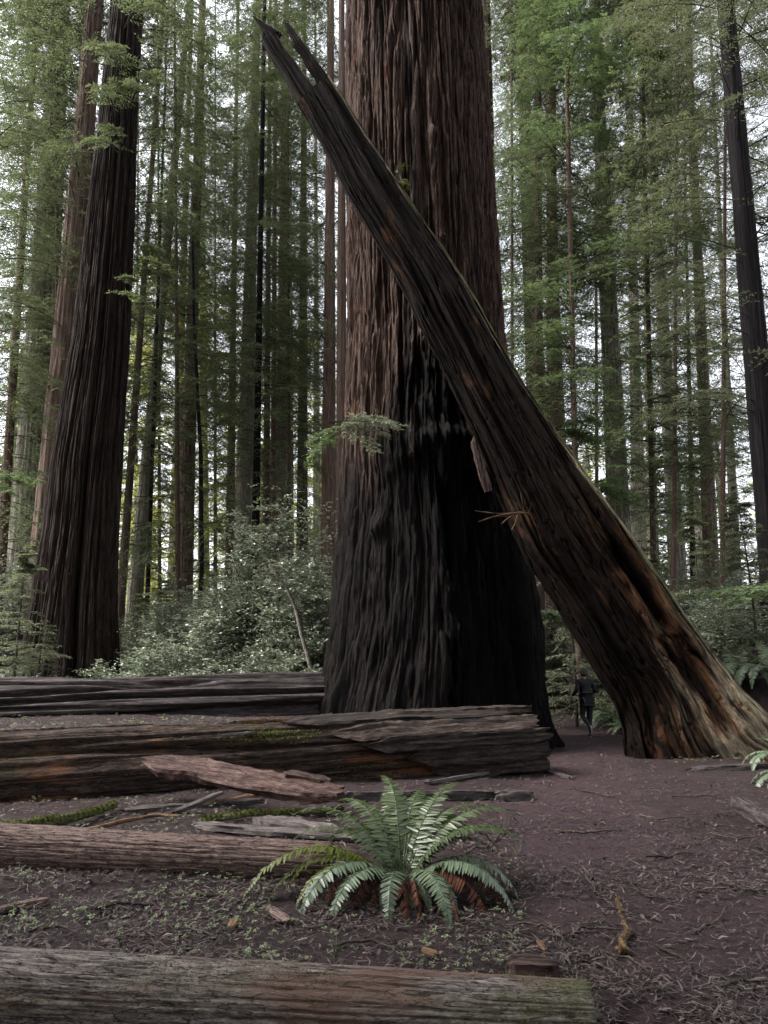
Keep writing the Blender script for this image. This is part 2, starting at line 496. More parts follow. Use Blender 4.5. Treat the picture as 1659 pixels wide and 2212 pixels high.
# burl, lip and fire cavity on the side that faces the path; angle phi measured from the viewer's side
phi = np.angle(np.exp(1j * (TH - R(270))))
xf = np.sin(phi)
burl = np.exp(-((phi - 0.12) / 0.42) ** 2) * np.exp(-((ZZ - 8.1) / 1.8) ** 2)
gn = fbm(np.cos(TH) * 16 + ZZ * 1.2, np.sin(TH) * 16, ZZ * 2.0, 83, 5)
RR = RR + burl * (0.2 + (gn - 0.5) * 0.5)
lip = np.exp(-((phi - 0.1) / 0.36) ** 2) * np.exp(-((ZZ - 6.75 - 0.25 * (gn - .5)) / 0.35) ** 2)
RR = RR + 0.28 * lip * (0.5 + gn)
wob = (fbm(np.cos(TH) * 4, np.sin(TH) * 4, ZZ * 0.7, 91, 4) - 0.5)
cav = sst(0.14, 0.26, phi + 0.22 * wob + 0.16 * (gn - 0.5) + 0.03 * ZZ) * (1 - sst(0.85, 1.02, phi + 0.1 * wob)) * (1 - sst(5.6, 6.35, ZZ + wob * 1.6))
RR = RR - cav * 0.36 * (0.75 + 0.5 * gn)
cav2 = np.exp(-((phi + 0.12) / 0.5) ** 2) * (1 - sst(5.9, 6.4, ZZ + wob)) * sst(3.0, 5.5, ZZ)
RR = RR - cav2 * 0.22
knob = np.zeros_like(RR)
for kp, kz, ks, ka in ((-0.62, 4.75, 0.10, 0.25), (-0.1, 9.1, 0.09, 0.3), (0.12, 14.8, 0.07, 0.25), (0.2, 11.9, 0.05, 0.2), (0.36, 6.9, 0.1, 0.3), (-0.5, 6.0, 0.08, 0.2)):
    k = np.exp(-((phi - kp) / ks) ** 2 - ((ZZ - kz) / (ks * 2.6)) ** 2)
    RR = RR + k * ka * (0.6 + 1.1 * (gn - 0.4))
    knob = np.maximum(knob, k)
root = (0.5 + 0.5 * np.cos(TH * 7 + 1.3 + 1.5 * wob)) * np.exp(-np.maximum(ZZ, 0) / 0.9)
RR = RR + (root - 0.5) * 0.35 * np.exp(-np.maximum(ZZ, 0) / 0.7)
X = cx[:, None] + RR * np.cos(TH)
Yv = BT_Y + RR * np.sin(TH) * 0.96
# burnt bark: the whole base on the viewer's side, tongue up over the burl
edge_z = 8.6 + 3.2 * wob - 4.5 * np.abs(phi + 0.1) ** 1.5
char = (1 - sst(-1.4, 0.5, ZZ - edge_z))
char = np.clip(char * 0.92 + cav + 0.8 * burl + 0.9 * sst(0.62, 0.7, fbm(np.cos(TH) * 8, np.sin(TH) * 8, ZZ * 0.12, 97, 3)), 0, 1)
keep = sst(0.56, 0.64, fbm(np.cos(TH) * 7, np.sin(TH) * 7, ZZ * 0.18, 101, 3)) * (1 - cav)
char = char * (1 - (0.85 - 0.4 * low) * keep * (1 - burl))
char = np.maximum(char, 0.94 * (1 - sst(-0.8, 1.2, ZZ - 6.2 - 2.5 * wob)))
bt = empty('giant_redwood', (0, 0, 0))
tag(bt, 'giant redwood with fire-blackened base that the broken log leans against', 'tree')
put('trunk', mesh_np('giant_trunk', np.stack([X, Yv, ZZ], -1), [grid_faces(len(th), len(z), True)], M_BIG, attrs={'char': char.ravel()}), bt)

LT_Y = 22.5
LT_L = [(243, 0), (233, 100), (222, 200), (213, 300), (195, 450), (178, 600), (160, 750), (140, 870), (118, 1000), (100, 1150), (80, 1270), (62, 1390), (48, 1470), (30, 1530)]
LT_R = [(308, 0), (302, 100), (296, 200), (292, 300), (288, 450), (282, 600), (274, 750), (266, 870), (258, 1000), (250, 1150), (246, 1270), (246, 1340), (250, 1420), (255, 1500)]
th, z, cx, rad = edge_trunk(LT_L, LT_R, LT_Y, 42.0, 520, 520)
TH, ZZ = np.meshgrid(th, z)
RR = rad[:, None] + bark_disp(TH, ZZ, 7.5, 18, 0.09, 0.3, 150, 0.16) * (rad[:, None] / 1.3)
phi = np.angle(np.exp(1j * (TH - R(270))))
RR = RR - 0.45 * np.exp(-((phi - 0.5 + 0.012 * ZZ) / 0.09) ** 2) * (1 - sst(3, 9, ZZ)) - 0.15 * np.exp(-((phi - 0.42) / 0.07) ** 2)
lt = empty('left_redwood', (0, 0, 0))
lt.name = 'furrowed_redwood'
tag(lt, 'broad redwood with deep straight furrows standing behind the left end of the dark fallen log', 'tree')
put('trunk', mesh_np('furrowed_trunk', np.stack([cx[:, None] + RR * np.cos(TH), LT_Y + RR * np.sin(TH), ZZ], -1), [grid_faces(len(th), len(z), True)], M_LEFT), lt)

# ------------------------------------------------------------------ foliage builder
def spray(mx, B, H, az, L, rise, droop, ntw, nlf, leafL, leafW, seed, twig_len=0.42, mat=1, bare=0.0, t0=0.18, wood=0.012, tonebias=0.0, lift=0.0):
    """flat drooping boughs: bough -> side twigs -> two-ranked needle sprays.  B (n,3) bases, az, L, rise, droop (n,)"""
    g = np.random.default_rng(seed)
    n = len(B)
    az, L, rise, droop = (np.broadcast_to(np.asarray(a, float), (n,)) for a in (az, L, rise, droop))
    h = np.stack([np.cos(az), np.sin(az), 0 * az], -1)
    sd = np.stack([-np.sin(az), np.cos(az), 0 * az], -1)
    bend = g.normal(0, 0.18, n)
    def pos(t):
        t = t[..., None] if t.ndim < 3 else t
        return B[:, None] + h[:, None] * (L[:, None, None] * t) + sd[:, None] * (bend * L)[:, None, None] * t ** 2 + np.array([0, 0, 1.0]) * L[:, None, None] * (rise[:, None, None] * t - droop[:, None, None] * t ** 2)
    tt = np.broadcast_to(np.linspace(0, 1, 6), (n, 6))
    P = pos(tt)
    V, F = tubes(P, (wood * np.sqrt(L))[:, None] * (1.05 - tt), 3)
    mx.add(V, F, 0, 0.3)
    live = g.random(n) >= bare
    idx = np.where(live)[0]
    if not len(idx):
        return
    T = t0 + (1 - t0) * (np.arange(ntw) + g.random((n, ntw))) / ntw
    TB = pos(T)[idx]
    T = T[idx]
    side = np.where((np.arange(ntw) % 2) == 0, 1.0, -1.0) * np.ones((len(idx), 1))
    a2 = az[idx][:, None] + side * g.normal(R(58), R(14), T.shape) + bend[idx][:, None] * T
    l2 = L[idx][:, None] * twig_len * (1.05 - 0.75 * T) * g.uniform(0.55, 1.25, T.shape)
    l2 = np.maximum(l2, leafL * 1.2)
    dro = g.uniform(0.05, 0.5, T.shape)
    h2 = np.stack([np.cos(a2), np.sin(a2), 0 * a2], -1)
    s3 = (np.arange(nlf) + 0.6) / nlf
    rise2 = (rise[idx][:, None] - 1.4 * droop[idx][:, None] * T) * 0.6 + lift
    LB = TB[:, :, None] + h2[:, :, None] * (l2[..., None, None] * s3[:, None]) + np.array([0, 0, 1.0]) * (l2[..., None, None] * (rise2[..., None, None] * s3[:, None] - dro[..., None, None] * s3[:, None] ** 2))
    V, F = tubes(np.stack([TB, LB[:, :, nlf // 2], LB[:, :, -1]], 2).reshape(-1, 3, 3), np.broadcast_to(np.array([0.5, 0.4, 0.15]) * wood * 0.55, (LB.shape[0] * ntw, 3)), 3)
    mx.add(V, F, 0, 0.4)
    shp = LB.shape[:3]
    ls = np.where((np.arange(nlf) % 2) == 0, 1.0, -1.0)
    a3 = a2[..., None] + ls * g.normal(R(48), R(12), shp)
    ll = leafL * g.uniform(0.55, 1.3, shp) * (1.15 - 0.55 * s3)
    vz = g.normal(-0.22, 0.28, shp)
    D = unit(np.stack([np.cos(a3), np.sin(a3), vz], -1))
    Nn = unit(np.stack([g.normal(0, 0.35, shp), g.normal(0, 0.35, shp), np.ones(shp)], -1))
    Sd = unit(np.cross(D, Nn))
    wd = leafW * g.uniform(0.7, 1.3, shp)
    p0 = LB
    p1 = LB + D * (0.45 * ll[..., None]) + Sd * wd[..., None] * 0.5
    p2 = LB + D * ll[..., None]
    p3 = LB + D * (0.45 * ll[..., None]) - Sd * wd[..., None] * 0.5
    Vq = np.stack([p0, p1, p2, p3], -2).reshape(-1, 3)
    nq = len(Vq) // 4
    tone = np.clip(0.5 + tonebias + g.normal(0, 0.2, T.shape)[..., None] + g.normal(0, 0.12, shp), 0, 1)
    mx.add(Vq, np.arange(nq * 4).reshape(-1, 4), mat, np.repeat(tone.ravel(), 4))

def crown(name, z0, z1, rfun, nb, ntw, nlf, leafL, leafW, seed, leaf, rise=(-0.1, 0.25), droop=(0.2, 0.6), bare=0.12, clump=0.5, r0=0.0):
    g = np.random.default_rng(seed)
    z = z0 + (z1 - z0) * g.random(nb * 3)
    az = g.uniform(0, 2 * math.pi, nb * 3)
    keep = fbm(np.cos(az) * 1.3, np.sin(az) * 1.3, z * 0.22, seed, 2) + g.normal(0, 0.06, nb * 3)
    o = np.argsort(-keep * clump - g.random(nb * 3) * (1 - clump))[:nb]
    z, az = z[o], az[o]
    L = rfun((z - z0) / (z1 - z0)) * g.uniform(0.5, 1.2, nb)
    mx = Mix()
    B = np.stack([np.cos(az) * r0, np.sin(az) * r0, z], -1)
    spray(mx, B, None, az, L, g.uniform(*rise, nb), g.uniform(*droop, nb), ntw, nlf, leafL, leafW, seed + 1, bare=bare)
    return mx.mesh(name, [M_TWIG, leaf])

CROWNS = {
    'tall': [crown('tall_crown', 12, 45, lambda t: 5.0 - 1.6 * t, 180, 19, 19, 0.17, 0.045, 200 + k, M_LEAF, r0=0.3) for k in range(2)],
    'high': [crown('high_crown', 15, 45, lambda t: 5.4 - 1.8 * t, 140, 19, 19, 0.17, 0.045, 210 + k, M_LEAF, r0=0.3) for k in range(2)],
    'low': [crown('low_crown', 3.5, 43, lambda t: 4.4 - 1.0 * t, 180, 18, 18, 0.17, 0.045, 220 + k, M_LEAF, r0=0.3) for k in range(2)],
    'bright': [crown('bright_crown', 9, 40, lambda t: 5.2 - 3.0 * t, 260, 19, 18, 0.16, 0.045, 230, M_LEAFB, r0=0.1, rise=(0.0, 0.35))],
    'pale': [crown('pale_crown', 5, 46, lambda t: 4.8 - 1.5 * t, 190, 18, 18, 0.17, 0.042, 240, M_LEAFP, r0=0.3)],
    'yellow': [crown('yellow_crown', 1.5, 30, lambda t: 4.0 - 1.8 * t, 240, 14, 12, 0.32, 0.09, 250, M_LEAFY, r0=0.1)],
    'sapling': [crown('sapling_crown', 0.4, 7.5, lambda t: 2.1 * (1 - t) + 0.25, 90, 14, 12, 0.13, 0.032, 260 + k, M_LEAFP, r0=0.02, bare=0.05, rise=(0.1, 0.4), droop=(0.25, 0.55)) for k in range(2)],
}

def unit_trunk(seed, zmax=70.0, nth=72, nz=220):
    th = np.linspace(0, 2 * math.pi, nth, endpoint=False)
    z = zmax * np.linspace(0, 1, nz) ** 1.4
    TH, ZZ = np.meshgrid(th, z)
    r = 0.62 + 0.38 * np.exp(-ZZ / 22) - 0.45 * (ZZ / zmax) + 0.35 * np.exp(-ZZ / 1.3)
    r = r + bark_disp(TH, ZZ, 4.5, 11, 0.10, 0.3, seed, 0.085)
    V = np.stack([r * np.cos(TH) + 0.05 * (fbm(ZZ * 0.08, 0, 0, seed, 2) - 0.5), r * np.sin(TH), ZZ - 0.5], -1)
    return V, [grid_faces(nth, nz, True)]
_UT = [unit_trunk(300 + 7 * k) for k in range(3)]
TRUNKS = {}
for nm, mt in (('brown', M_BROWN), ('grey', M_GREY), ('black', M_BLACK)):
    TRUNKS[nm] = [mesh_np(nm + '_trunk', V, F, mt) for V, F in _UT]

_tc = [0]
def tree(name, label, u0, v0, u1, v1, wpx, depth, bark, crown_kind, cs=1.0, group=None, cat='tree', zoff=0.0):
    """one tree: its axis passes through two photo points at the given distance; wpx its width half way"""
    a, b = at(u0, v0, depth), at(u1, v1, depth)
    dirv = (b - a) / (b[2] - a[2])
    base = a - dirv * (a[2] - float(ground_z(a[0], depth)))
    r = wpx * depth / FOC / 2 / 0.8
    _tc[0] += 1
    k = _tc[0]
    e = empty(name, tuple(base))
    e.rotation_euler = Vector(dirv).to_track_quat('Z', 'Y').to_euler()
    tag(e, label, cat, group)
    ms = TRUNKS[bark]
    t = put('trunk', ms[k % len(ms)], e, rot=(0, 0, k * 1.7), scale=(r, r, 1))
    if crown_kind:
        cs_ = CROWNS[crown_kind]
        put('crown', cs_[k % len(cs_)], e, loc=(0, 0, zoff), rot=(0, 0, k * 2.4), scale=(cs, cs, 1))
    return e

G_F = 'redwoods of the forest behind the giant'
T = lambda *a, **k: tree('redwood_tree', *a, group=G_F, **k)
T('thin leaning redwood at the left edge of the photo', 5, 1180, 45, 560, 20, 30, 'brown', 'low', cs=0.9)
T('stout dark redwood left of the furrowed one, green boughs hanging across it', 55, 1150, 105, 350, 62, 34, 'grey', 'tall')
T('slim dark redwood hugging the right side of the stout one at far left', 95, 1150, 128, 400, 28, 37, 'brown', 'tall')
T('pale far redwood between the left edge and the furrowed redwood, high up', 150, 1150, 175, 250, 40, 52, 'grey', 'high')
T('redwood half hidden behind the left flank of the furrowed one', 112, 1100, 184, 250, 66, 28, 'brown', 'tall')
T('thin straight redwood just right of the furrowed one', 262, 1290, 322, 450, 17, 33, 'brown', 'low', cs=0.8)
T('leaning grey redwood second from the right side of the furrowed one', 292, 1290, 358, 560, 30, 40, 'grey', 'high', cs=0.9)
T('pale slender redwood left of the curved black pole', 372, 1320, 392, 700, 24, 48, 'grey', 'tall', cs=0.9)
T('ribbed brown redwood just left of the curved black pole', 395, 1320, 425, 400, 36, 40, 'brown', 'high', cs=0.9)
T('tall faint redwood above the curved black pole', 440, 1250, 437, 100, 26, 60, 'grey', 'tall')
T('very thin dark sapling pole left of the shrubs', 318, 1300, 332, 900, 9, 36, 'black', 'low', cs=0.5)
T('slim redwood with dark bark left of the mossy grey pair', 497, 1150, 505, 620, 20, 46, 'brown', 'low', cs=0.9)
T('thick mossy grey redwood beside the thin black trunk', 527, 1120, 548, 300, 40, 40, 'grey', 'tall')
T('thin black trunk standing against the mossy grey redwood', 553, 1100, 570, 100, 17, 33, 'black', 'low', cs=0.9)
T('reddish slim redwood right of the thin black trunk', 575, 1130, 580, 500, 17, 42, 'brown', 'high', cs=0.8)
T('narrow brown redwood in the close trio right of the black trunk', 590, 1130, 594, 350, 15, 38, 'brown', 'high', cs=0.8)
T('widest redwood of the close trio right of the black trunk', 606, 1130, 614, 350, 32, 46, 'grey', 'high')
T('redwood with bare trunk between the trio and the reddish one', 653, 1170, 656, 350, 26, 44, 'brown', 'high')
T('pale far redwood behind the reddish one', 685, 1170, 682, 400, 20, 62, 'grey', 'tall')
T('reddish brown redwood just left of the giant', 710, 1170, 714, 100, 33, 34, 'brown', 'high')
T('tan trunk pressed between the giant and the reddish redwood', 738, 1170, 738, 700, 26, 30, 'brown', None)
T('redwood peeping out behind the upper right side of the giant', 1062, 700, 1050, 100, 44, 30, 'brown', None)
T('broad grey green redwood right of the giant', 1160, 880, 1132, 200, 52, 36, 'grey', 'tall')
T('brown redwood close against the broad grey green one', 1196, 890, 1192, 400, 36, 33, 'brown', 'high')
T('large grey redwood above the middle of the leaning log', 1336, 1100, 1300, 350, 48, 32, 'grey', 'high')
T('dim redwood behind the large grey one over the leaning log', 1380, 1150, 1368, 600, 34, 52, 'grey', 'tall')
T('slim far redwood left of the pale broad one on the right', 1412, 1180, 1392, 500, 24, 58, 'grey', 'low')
T('pale broad redwood on the right', 1462, 1200, 1412, 350, 36, 44, 'grey', 'pale')
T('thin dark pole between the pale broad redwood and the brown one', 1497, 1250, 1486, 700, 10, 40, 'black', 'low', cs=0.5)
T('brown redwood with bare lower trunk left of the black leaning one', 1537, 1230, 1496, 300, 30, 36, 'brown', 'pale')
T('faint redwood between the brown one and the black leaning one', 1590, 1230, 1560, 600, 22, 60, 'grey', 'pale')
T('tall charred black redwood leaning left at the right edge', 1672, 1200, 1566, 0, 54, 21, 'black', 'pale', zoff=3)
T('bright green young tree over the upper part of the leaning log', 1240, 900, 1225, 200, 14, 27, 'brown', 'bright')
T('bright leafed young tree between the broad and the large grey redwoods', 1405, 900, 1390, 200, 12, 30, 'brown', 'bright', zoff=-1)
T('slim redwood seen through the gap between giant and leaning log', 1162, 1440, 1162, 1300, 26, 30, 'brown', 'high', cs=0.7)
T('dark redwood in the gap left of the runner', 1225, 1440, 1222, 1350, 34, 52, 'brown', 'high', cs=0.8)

# slimmer trees whose boughs fill the gaps between the big trunks
for lab, u, vt, w, dp, kd in [
    ('slender bushy tree between the stout redwood and the furrowed one', 118, 300, 9, 31, 'low'),
    ('slender tree with hanging boughs right of the furrowed redwood, upper left', 385, 300, 10, 30, 'low'),
    ('bushy young tree in front of the close trio of trunks', 625, 400, 9, 36, 'tall'),
    ('slim bushy tree at the far left edge', -25, 500, 14, 24, 'low'),
    ('young bushy tree just right of the giant redwood', 1108, 500, 9, 29, 'pale'),
    ('young grey green tree between the large grey and the brown redwoods', 1455, 400, 9, 27, 'pale'),
    ('young grey green tree close to the charred black redwood', 1560, 400, 10, 25, 'pale'),
    ('young drooping tree at the right edge behind the charred redwood', 1690, 400, 12, 29, 'pale'),
    ('young tree low behind the middle of the leaning log', 1290, 700, 9, 40, 'low'),
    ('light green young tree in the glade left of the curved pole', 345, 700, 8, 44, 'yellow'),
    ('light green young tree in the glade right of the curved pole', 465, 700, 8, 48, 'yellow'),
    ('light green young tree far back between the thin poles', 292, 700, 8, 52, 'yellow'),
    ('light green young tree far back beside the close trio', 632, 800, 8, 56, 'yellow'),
]:
    tree('young_tree', lab, u, 1350, u + (u % 7 - 3) * 2, vt, w, dp, 'brown', kd, cs=0.85, group='slim young trees between the redwoods')

# crowns of the giants, and unseen redwoods added round the viewer to cut the frontal light
for i, (x, y, r, cs) in enumerate([(-3.5, -8, 0.5, 1.35), (4.5, -8.5, 0.5, 1.35), (-9, -5, 0.6, 1.8), (10, -7.5, 0.6, 1.8), (0.5, -13, 0.6, 2.0), (-14, 1, 0.5, 1.3)]):
    e = empty('redwood_tree', (x, y, float(ground_z(x, y)) - 0.2))
    tag(e, 'unseen bushy redwood added behind the viewer to block frontal light', 'tree', 'unseen bushy redwoods added for shade')
    put('trunk', TRUNKS['brown'][i % 3], e, rot=(0, 0, i * 2.1), scale=(r, r, 1))
    put('crown', CROWNS['low'][i % 2], e, rot=(0, 0, i * 1.3), scale=(cs, cs, 1))

bg_ = np.random.default_rng(281)
mxb = Mix()
Bb = np.array([at(u, v, dd) for u, v, dd in [(270, 60, 21.4), (285, 30, 21.6), (262, 170, 21.3), (275, 230, 21.4), (290, 150, 21.8), (285, 330, 21.8), (255, 330, 21.3), (240, 40, 21.5), (228, 140, 21.6), (280, 440, 21.8), (250, 250, 21.2), (288, 90, 21.9), (284, 560, 21.9), (262, 640, 21.4), (212, 330, 21.7), (287, 200, 22.4), (286, 10, 22.4)]])
spray(mxb, Bb, None, np.radians([-60, -25, -75, -50, -12, -20, -100, -150, -160, -15, -80, 5, -10, -45, -170, 20, 15]), np.array([2.6, 3.6, 2.2, 2.4, 3.4, 3.0, 1.8, 3.2, 3.0, 2.6, 2.0, 3.8, 1.8, 1.3, 2.6, 3.4, 3.8]), np.full(17, 0.0), bg_.uniform(0.3, 0.65, 17), 22, 16, 0.17, 0.045, 282, twig_len=0.5)
spray(mxb, Bb + np.array([0, 0, 0.5]), None, np.radians([-50, -35, -85, -40, -22, -10, -90, -140, -150, -25, -70, -5, 0, -55, -160, 10, 25]), np.array([2.6, 3.6, 2.2, 2.4, 3.4, 3.0, 1.4, 3.2, 3.0, 2.6, 1.6, 3.8, 1.2, 0.9, 2.6, 3.4, 3.8]) * 0.85, np.full(17, 0.1), bg_.uniform(0.3, 0.65, 17), 20, 15, 0.17, 0.045, 283, twig_len=0.5)
put('low_boughs', mxb.mesh('low_boughs', [M_TWIG, M_LEAF]), lt)
SHADE_CANOPY = crown('shade_canopy_crown', 17, 55, lambda t: 7.0 - 2.5 * t, 260, 16, 12, 0.42, 0.13, 274, M_LEAF, r0=0.4)  # crown of the unseen trees added to dim the foreground
for i, (x, y, r) in enumerate([(-13, -1, 1.0), (-6.5, -7, 1.1), (1.0, -9, 0.9), (8, -5, 1.2), (3.5, -17, 1.1), (-4, -18, 1.0)]):
    e = empty('redwood_tree', (x, y, float(ground_z(x, y)) - 0.2))
    tag(e, 'unseen redwood added round the viewer as shading canopy', 'tree', 'unseen redwoods added as shading canopy')
    ms = TRUNKS['brown']
    put('trunk', ms[i % 3], e, rot=(0, 0, i * 2.1), scale=(r, r, 1))
    put('crown', SHADE_CANOPY, e, rot=(0, 0, i * 1.3), loc=(0, 0, (i % 4) * 1.2))

# understory
GS = 'feathery young conifers in the undergrowth'
def sap(label, u, v, depth, cs, zs, kind='sapling'):
    p = at_z(u, v, 0.0)
    X = (u - CX) / FOC * depth / 1.0247
    k = _tc[0] = _tc[0] + 1
    e = empty('young_conifer', (X, depth, float(ground_z(X, depth)) - 0.05))
    tag(e, label, 'sapling', GS)
    zt = np.linspace(0, 7.6 * zs, 8)
    V, F = tubes(np.stack([0.03 * np.sin(zt), 0.03 * np.cos(zt * 1.3), zt], -1)[None], 0.05 * (1.05 - zt / zt[-1])[None], 6)
    put('trunk', mesh_np('young_stem', V, [F], M_TWIG), e)
    c = CROWNS[kind]
    put('crown', c[k % len(c)], e, rot=(0, 0, k * 1.9), scale=(cs, cs, zs))
sap('feathery pale green young conifer at the left edge beside the furrowed redwood', 30, 1300, 18, 0.85, 0.62)
sap('shorter young conifer against the foot of the furrowed redwood at left', 82, 1420, 19.5, 0.6, 0.4)
sap('young conifer right of the furrowed redwood behind the glossy shrubs', 290, 1400, 27, 0.9, 0.6)
sap('young conifer behind the right slope of the leaning log', 1420, 1300, 26, 1.0, 0.85)
sap('tallest young conifer below the brown redwood at right', 1530, 1300, 24, 1.0, 0.9)
sap('young conifer under the charred black redwood at the right edge', 1640, 1300, 19, 0.8, 0.7)
sap('young conifer peeking over the middle of the leaning log', 1240, 1100, 22, 0.8, 1.0)
sap('young conifer between the glossy shrubs and the giant', 640, 1250, 27, 0.9, 0.7)
sap('light green young conifer in the glade left of the shrubs', 350, 1300, 32, 1.2, 0.75)

# far-off wood: reads as one mass
def far_wood():
    g = np.random.default_rng(400)
    mx = Mix()
    n = 48
    ang = g.uniform(-0.62, 0.62, n)
    dist = g.uniform(62, 125, n)
    X, Y = np.sin(ang) * dist, np.cos(ang) * dist
    gz = ground_z(X, Y)
    H = g.uniform(15, 36, n)
    zt = np.linspace(0, 1, 6)
    P = np.stack([X[:, None] + 0 * zt, Y[:, None] + 0 * zt, gz[:, None] - 1 + H[:, None] * zt], -1)
    V, F = tubes(P, g.uniform(0.3, 1.5, n)[:, None] ** 1.2 * (1.1 - 0.8 * zt), 7)
    mx.add(V, F, 0, 0.5)
    for k in range(n):
        nb = 80
        t = g.random(nb) ** 1.5
        B = np.stack([0 * t + X[k], 0 * t + Y[k], gz[k] + 1 + t * H[k]], -1)
        spray(mx, B, None, g.uniform(0, 2 * math.pi, nb), g.uniform(2.0, 5.0, nb) * (1 - 0.5 * t), g.uniform(-0.1, 0.2, nb), g.uniform(0.1, 0.5, nb), 9, 7, 0.75, 0.22, 410 + k, mat=(1 if (ang[k] < 0.12 and ang[k] > -0.42) or g.random() < 0.3 else 2), bare=0.05, tonebias=0.0)  # the glade sector gets the needles with painted glow
    return mx.mesh('distant_forest', [M_GREY, M_LEAFY, M_LEAF])
tag(put('distant_forest', far_wood()), kind='stuff')

# ------------------------------------------------------------------ broadleaf shrubs
def shrub_mesh(name, w, h, nst, seed, leaf, leafL=0.075, dens=1.0):
    g = np.random.default_rng(seed)
    st, fo = Mix(), Mix()
    az = g.uniform(0, 2 * math.pi, nst)
    rr = w * np.sqrt(g.random(nst))
    tip = np.stack([np.cos(az) * rr, np.sin(az) * rr, h * (0.55 + 0.5 * g.random(nst)) * (1 - 0.45 * (rr / w) ** 2)], -1)
    tt = np.linspace(0, 1, 9)
    base = np.stack([np.cos(az) * 0.25 * rr, np.sin(az) * 0.25 * rr, 0 * az - 0.1], -1)
    P = base[:, None] + (tip - base)[:, None] * tt[:, None] ** np.array([1.5, 1.5, 0.85]) + g.normal(0, 0.035 * h, (nst, 9, 3)) * np.sin(tt * 3)[:, None]
    V, F = tubes(P, (0.012 + 0.008 * g.random(nst))[:, None] * (1.2 - tt), 5)
    st.add(V, F, 0)
    # side twigs carry the leaves
    ntw = int(14 * dens)
    ti = g.uniform(0.3, 1.0, (nst, ntw))
    i0 = np.clip((ti * 8).astype(int), 0, 7)
    fr = ti * 8 - i0
    I = np.arange(nst)[:, None]
    TB = P[I, i0] * (1 - fr[..., None]) + P[I, i0 + 1] * fr[..., None]
    a2 = g.uniform(0, 2 * math.pi, ti.shape)
    l2 = g.uniform(0.25, 0.7, ti.shape) * (0.35 + 0.16 * h)
    D2 = np.stack([np.cos(a2), np.sin(a2), g.uniform(-0.15, 0.6, ti.shape)], -1)
    TE = TB + D2 * l2[..., None]
    V, F = tubes(np.stack([TB, (TB + TE) / 2 + np.array([0, 0, 0.03]), TE], 2).reshape(-1, 3, 3), np.full((nst * ntw, 3), 0.005), 3)
    st.add(V, F, 0)
    nl = 18
    s = (np.arange(nl) + 0.5) / nl
    LB = TB[:, :, None] + (TE - TB)[:, :, None] * s[:, None]
    LB = LB + g.normal(0, 0.03, LB.shape)
    shp = LB.shape[:3]
    a3 = a2[..., None] + np.where(np.arange(nl) % 2, 1, -1) * g.normal(1.0, 0.35, shp)
    D = unit(np.stack([np.cos(a3), np.sin(a3), g.normal(0.05, 0.3, shp)], -1))
    Nn = unit(np.stack([g.normal(0, 0.4, shp), g.normal(0, 0.4, shp), np.ones(shp)], -1))
    Sd = unit(np.cross(D, Nn))
    up = np.cross(Sd, D)
    ll = leafL * g.uniform(0.6, 1.35, shp)[..., None]
    ww = ll * 0.26
    pts = [LB, LB + D * ll * 0.35 + Sd * ww - up * ll * 0.03, LB + D * ll * 0.75 + Sd * ww * 0.75, LB + D * ll - up * ll * 0.1, LB + D * ll * 0.75 - Sd * ww * 0.75, LB + D * ll * 0.35 - Sd * ww - up * ll * 0.03]
    V = np.stack(pts, -2).reshape(-1, 3)
    nq = len(V) // 6
    fo.add(V, np.arange(nq * 6).reshape(-1, 6), 0, np.repeat(np.clip(g.normal(0.5, 0.25, nq), 0, 1), 6))
    return st.mesh(name + '_stems', [M_TWIG]), fo.mesh(name + '_foliage', [leaf], smooth=False)
SHR = [shrub_mesh('wide_shrub', 2.2, 3.0, 60, 500, M_SHRUB, 0.09, dens=1.2), shrub_mesh('tall_shrub', 2.0, 5.6, 70, 510, M_SHRUB, 0.095, dens=1.5), shrub_mesh('loose_shrub', 1.6, 3.6, 34, 520, M_SHRUB, 0.09, dens=1.2)]
GB = 'glossy leaved shrubs under the redwoods'
def shrub(label, u, depth, k, sx=1.0, sz=1.0):
    X = (u - CX) / FOC * depth / 1.0247
    e = empty('glossy_shrub', (X, depth, float(ground_z(X, depth))))
    tag(e, label, 'shrub', GB)
    s, f = SHR[k]
    rz = depth * 3.3 + u
    put('stems', s, e, rot=(0, 0, rz), scale=(sx, sx, sz))
    put('foliage', f, e, rot=(0, 0, rz), scale=(sx, sx, sz))
shrub('tallest glossy leaved shrub, just left of the giant redwood', 585, 21.5, 1, 1.2, 1.28)
shrub('spreading glossy shrub at the left flank of the giant redwood', 675, 20, 1, 0.8, 0.9)
shrub('loose bare stemmed shrub below the curved black pole', 440, 20, 2, 1.1, 0.95)
shrub('low pale leaved shrub touching the furrowed redwood', 275, 19.3, 0, 0.8, 0.55)
shrub('broad low shrub in the middle behind the dark fallen log', 400, 18.8, 0, 0.9, 0.62)
shrub('low shrub between the arched dead stem and the dark fallen log', 540, 18.6, 0, 0.95, 0.68)
shrub('shrub in shade behind the tallest glossy shrub', 500, 25, 1, 1.0, 0.85)
shrub('glossy shrub against the left edge behind the dark fallen log', 10, 18.5, 0, 0.9, 0.6)
shrub('tall glossy shrub on the slope behind the leaning log at right', 1400, 27, 1, 1.2, 0.95)
shrub('glossy shrub below the pale broad redwood at right', 1475, 25, 1, 1.1, 0.85)
shrub('glossy shrub above the grey log at the right', 1565, 23, 0, 1.1, 1.05)
shrub('glossy shrub at the right edge above the pale ferns', 1650, 21, 0, 1.0, 0.95)
shrub('shrub seen in the gap above the runner', 1300, 40, 1, 1.0, 0.6)
shrub('shrub behind the thin poles left of centre', 330, 29, 1, 1.1, 0.7)
shrub('pale shrub filling the gap under the upper leaning log', 1150, 33, 1, 1.2, 0.9)

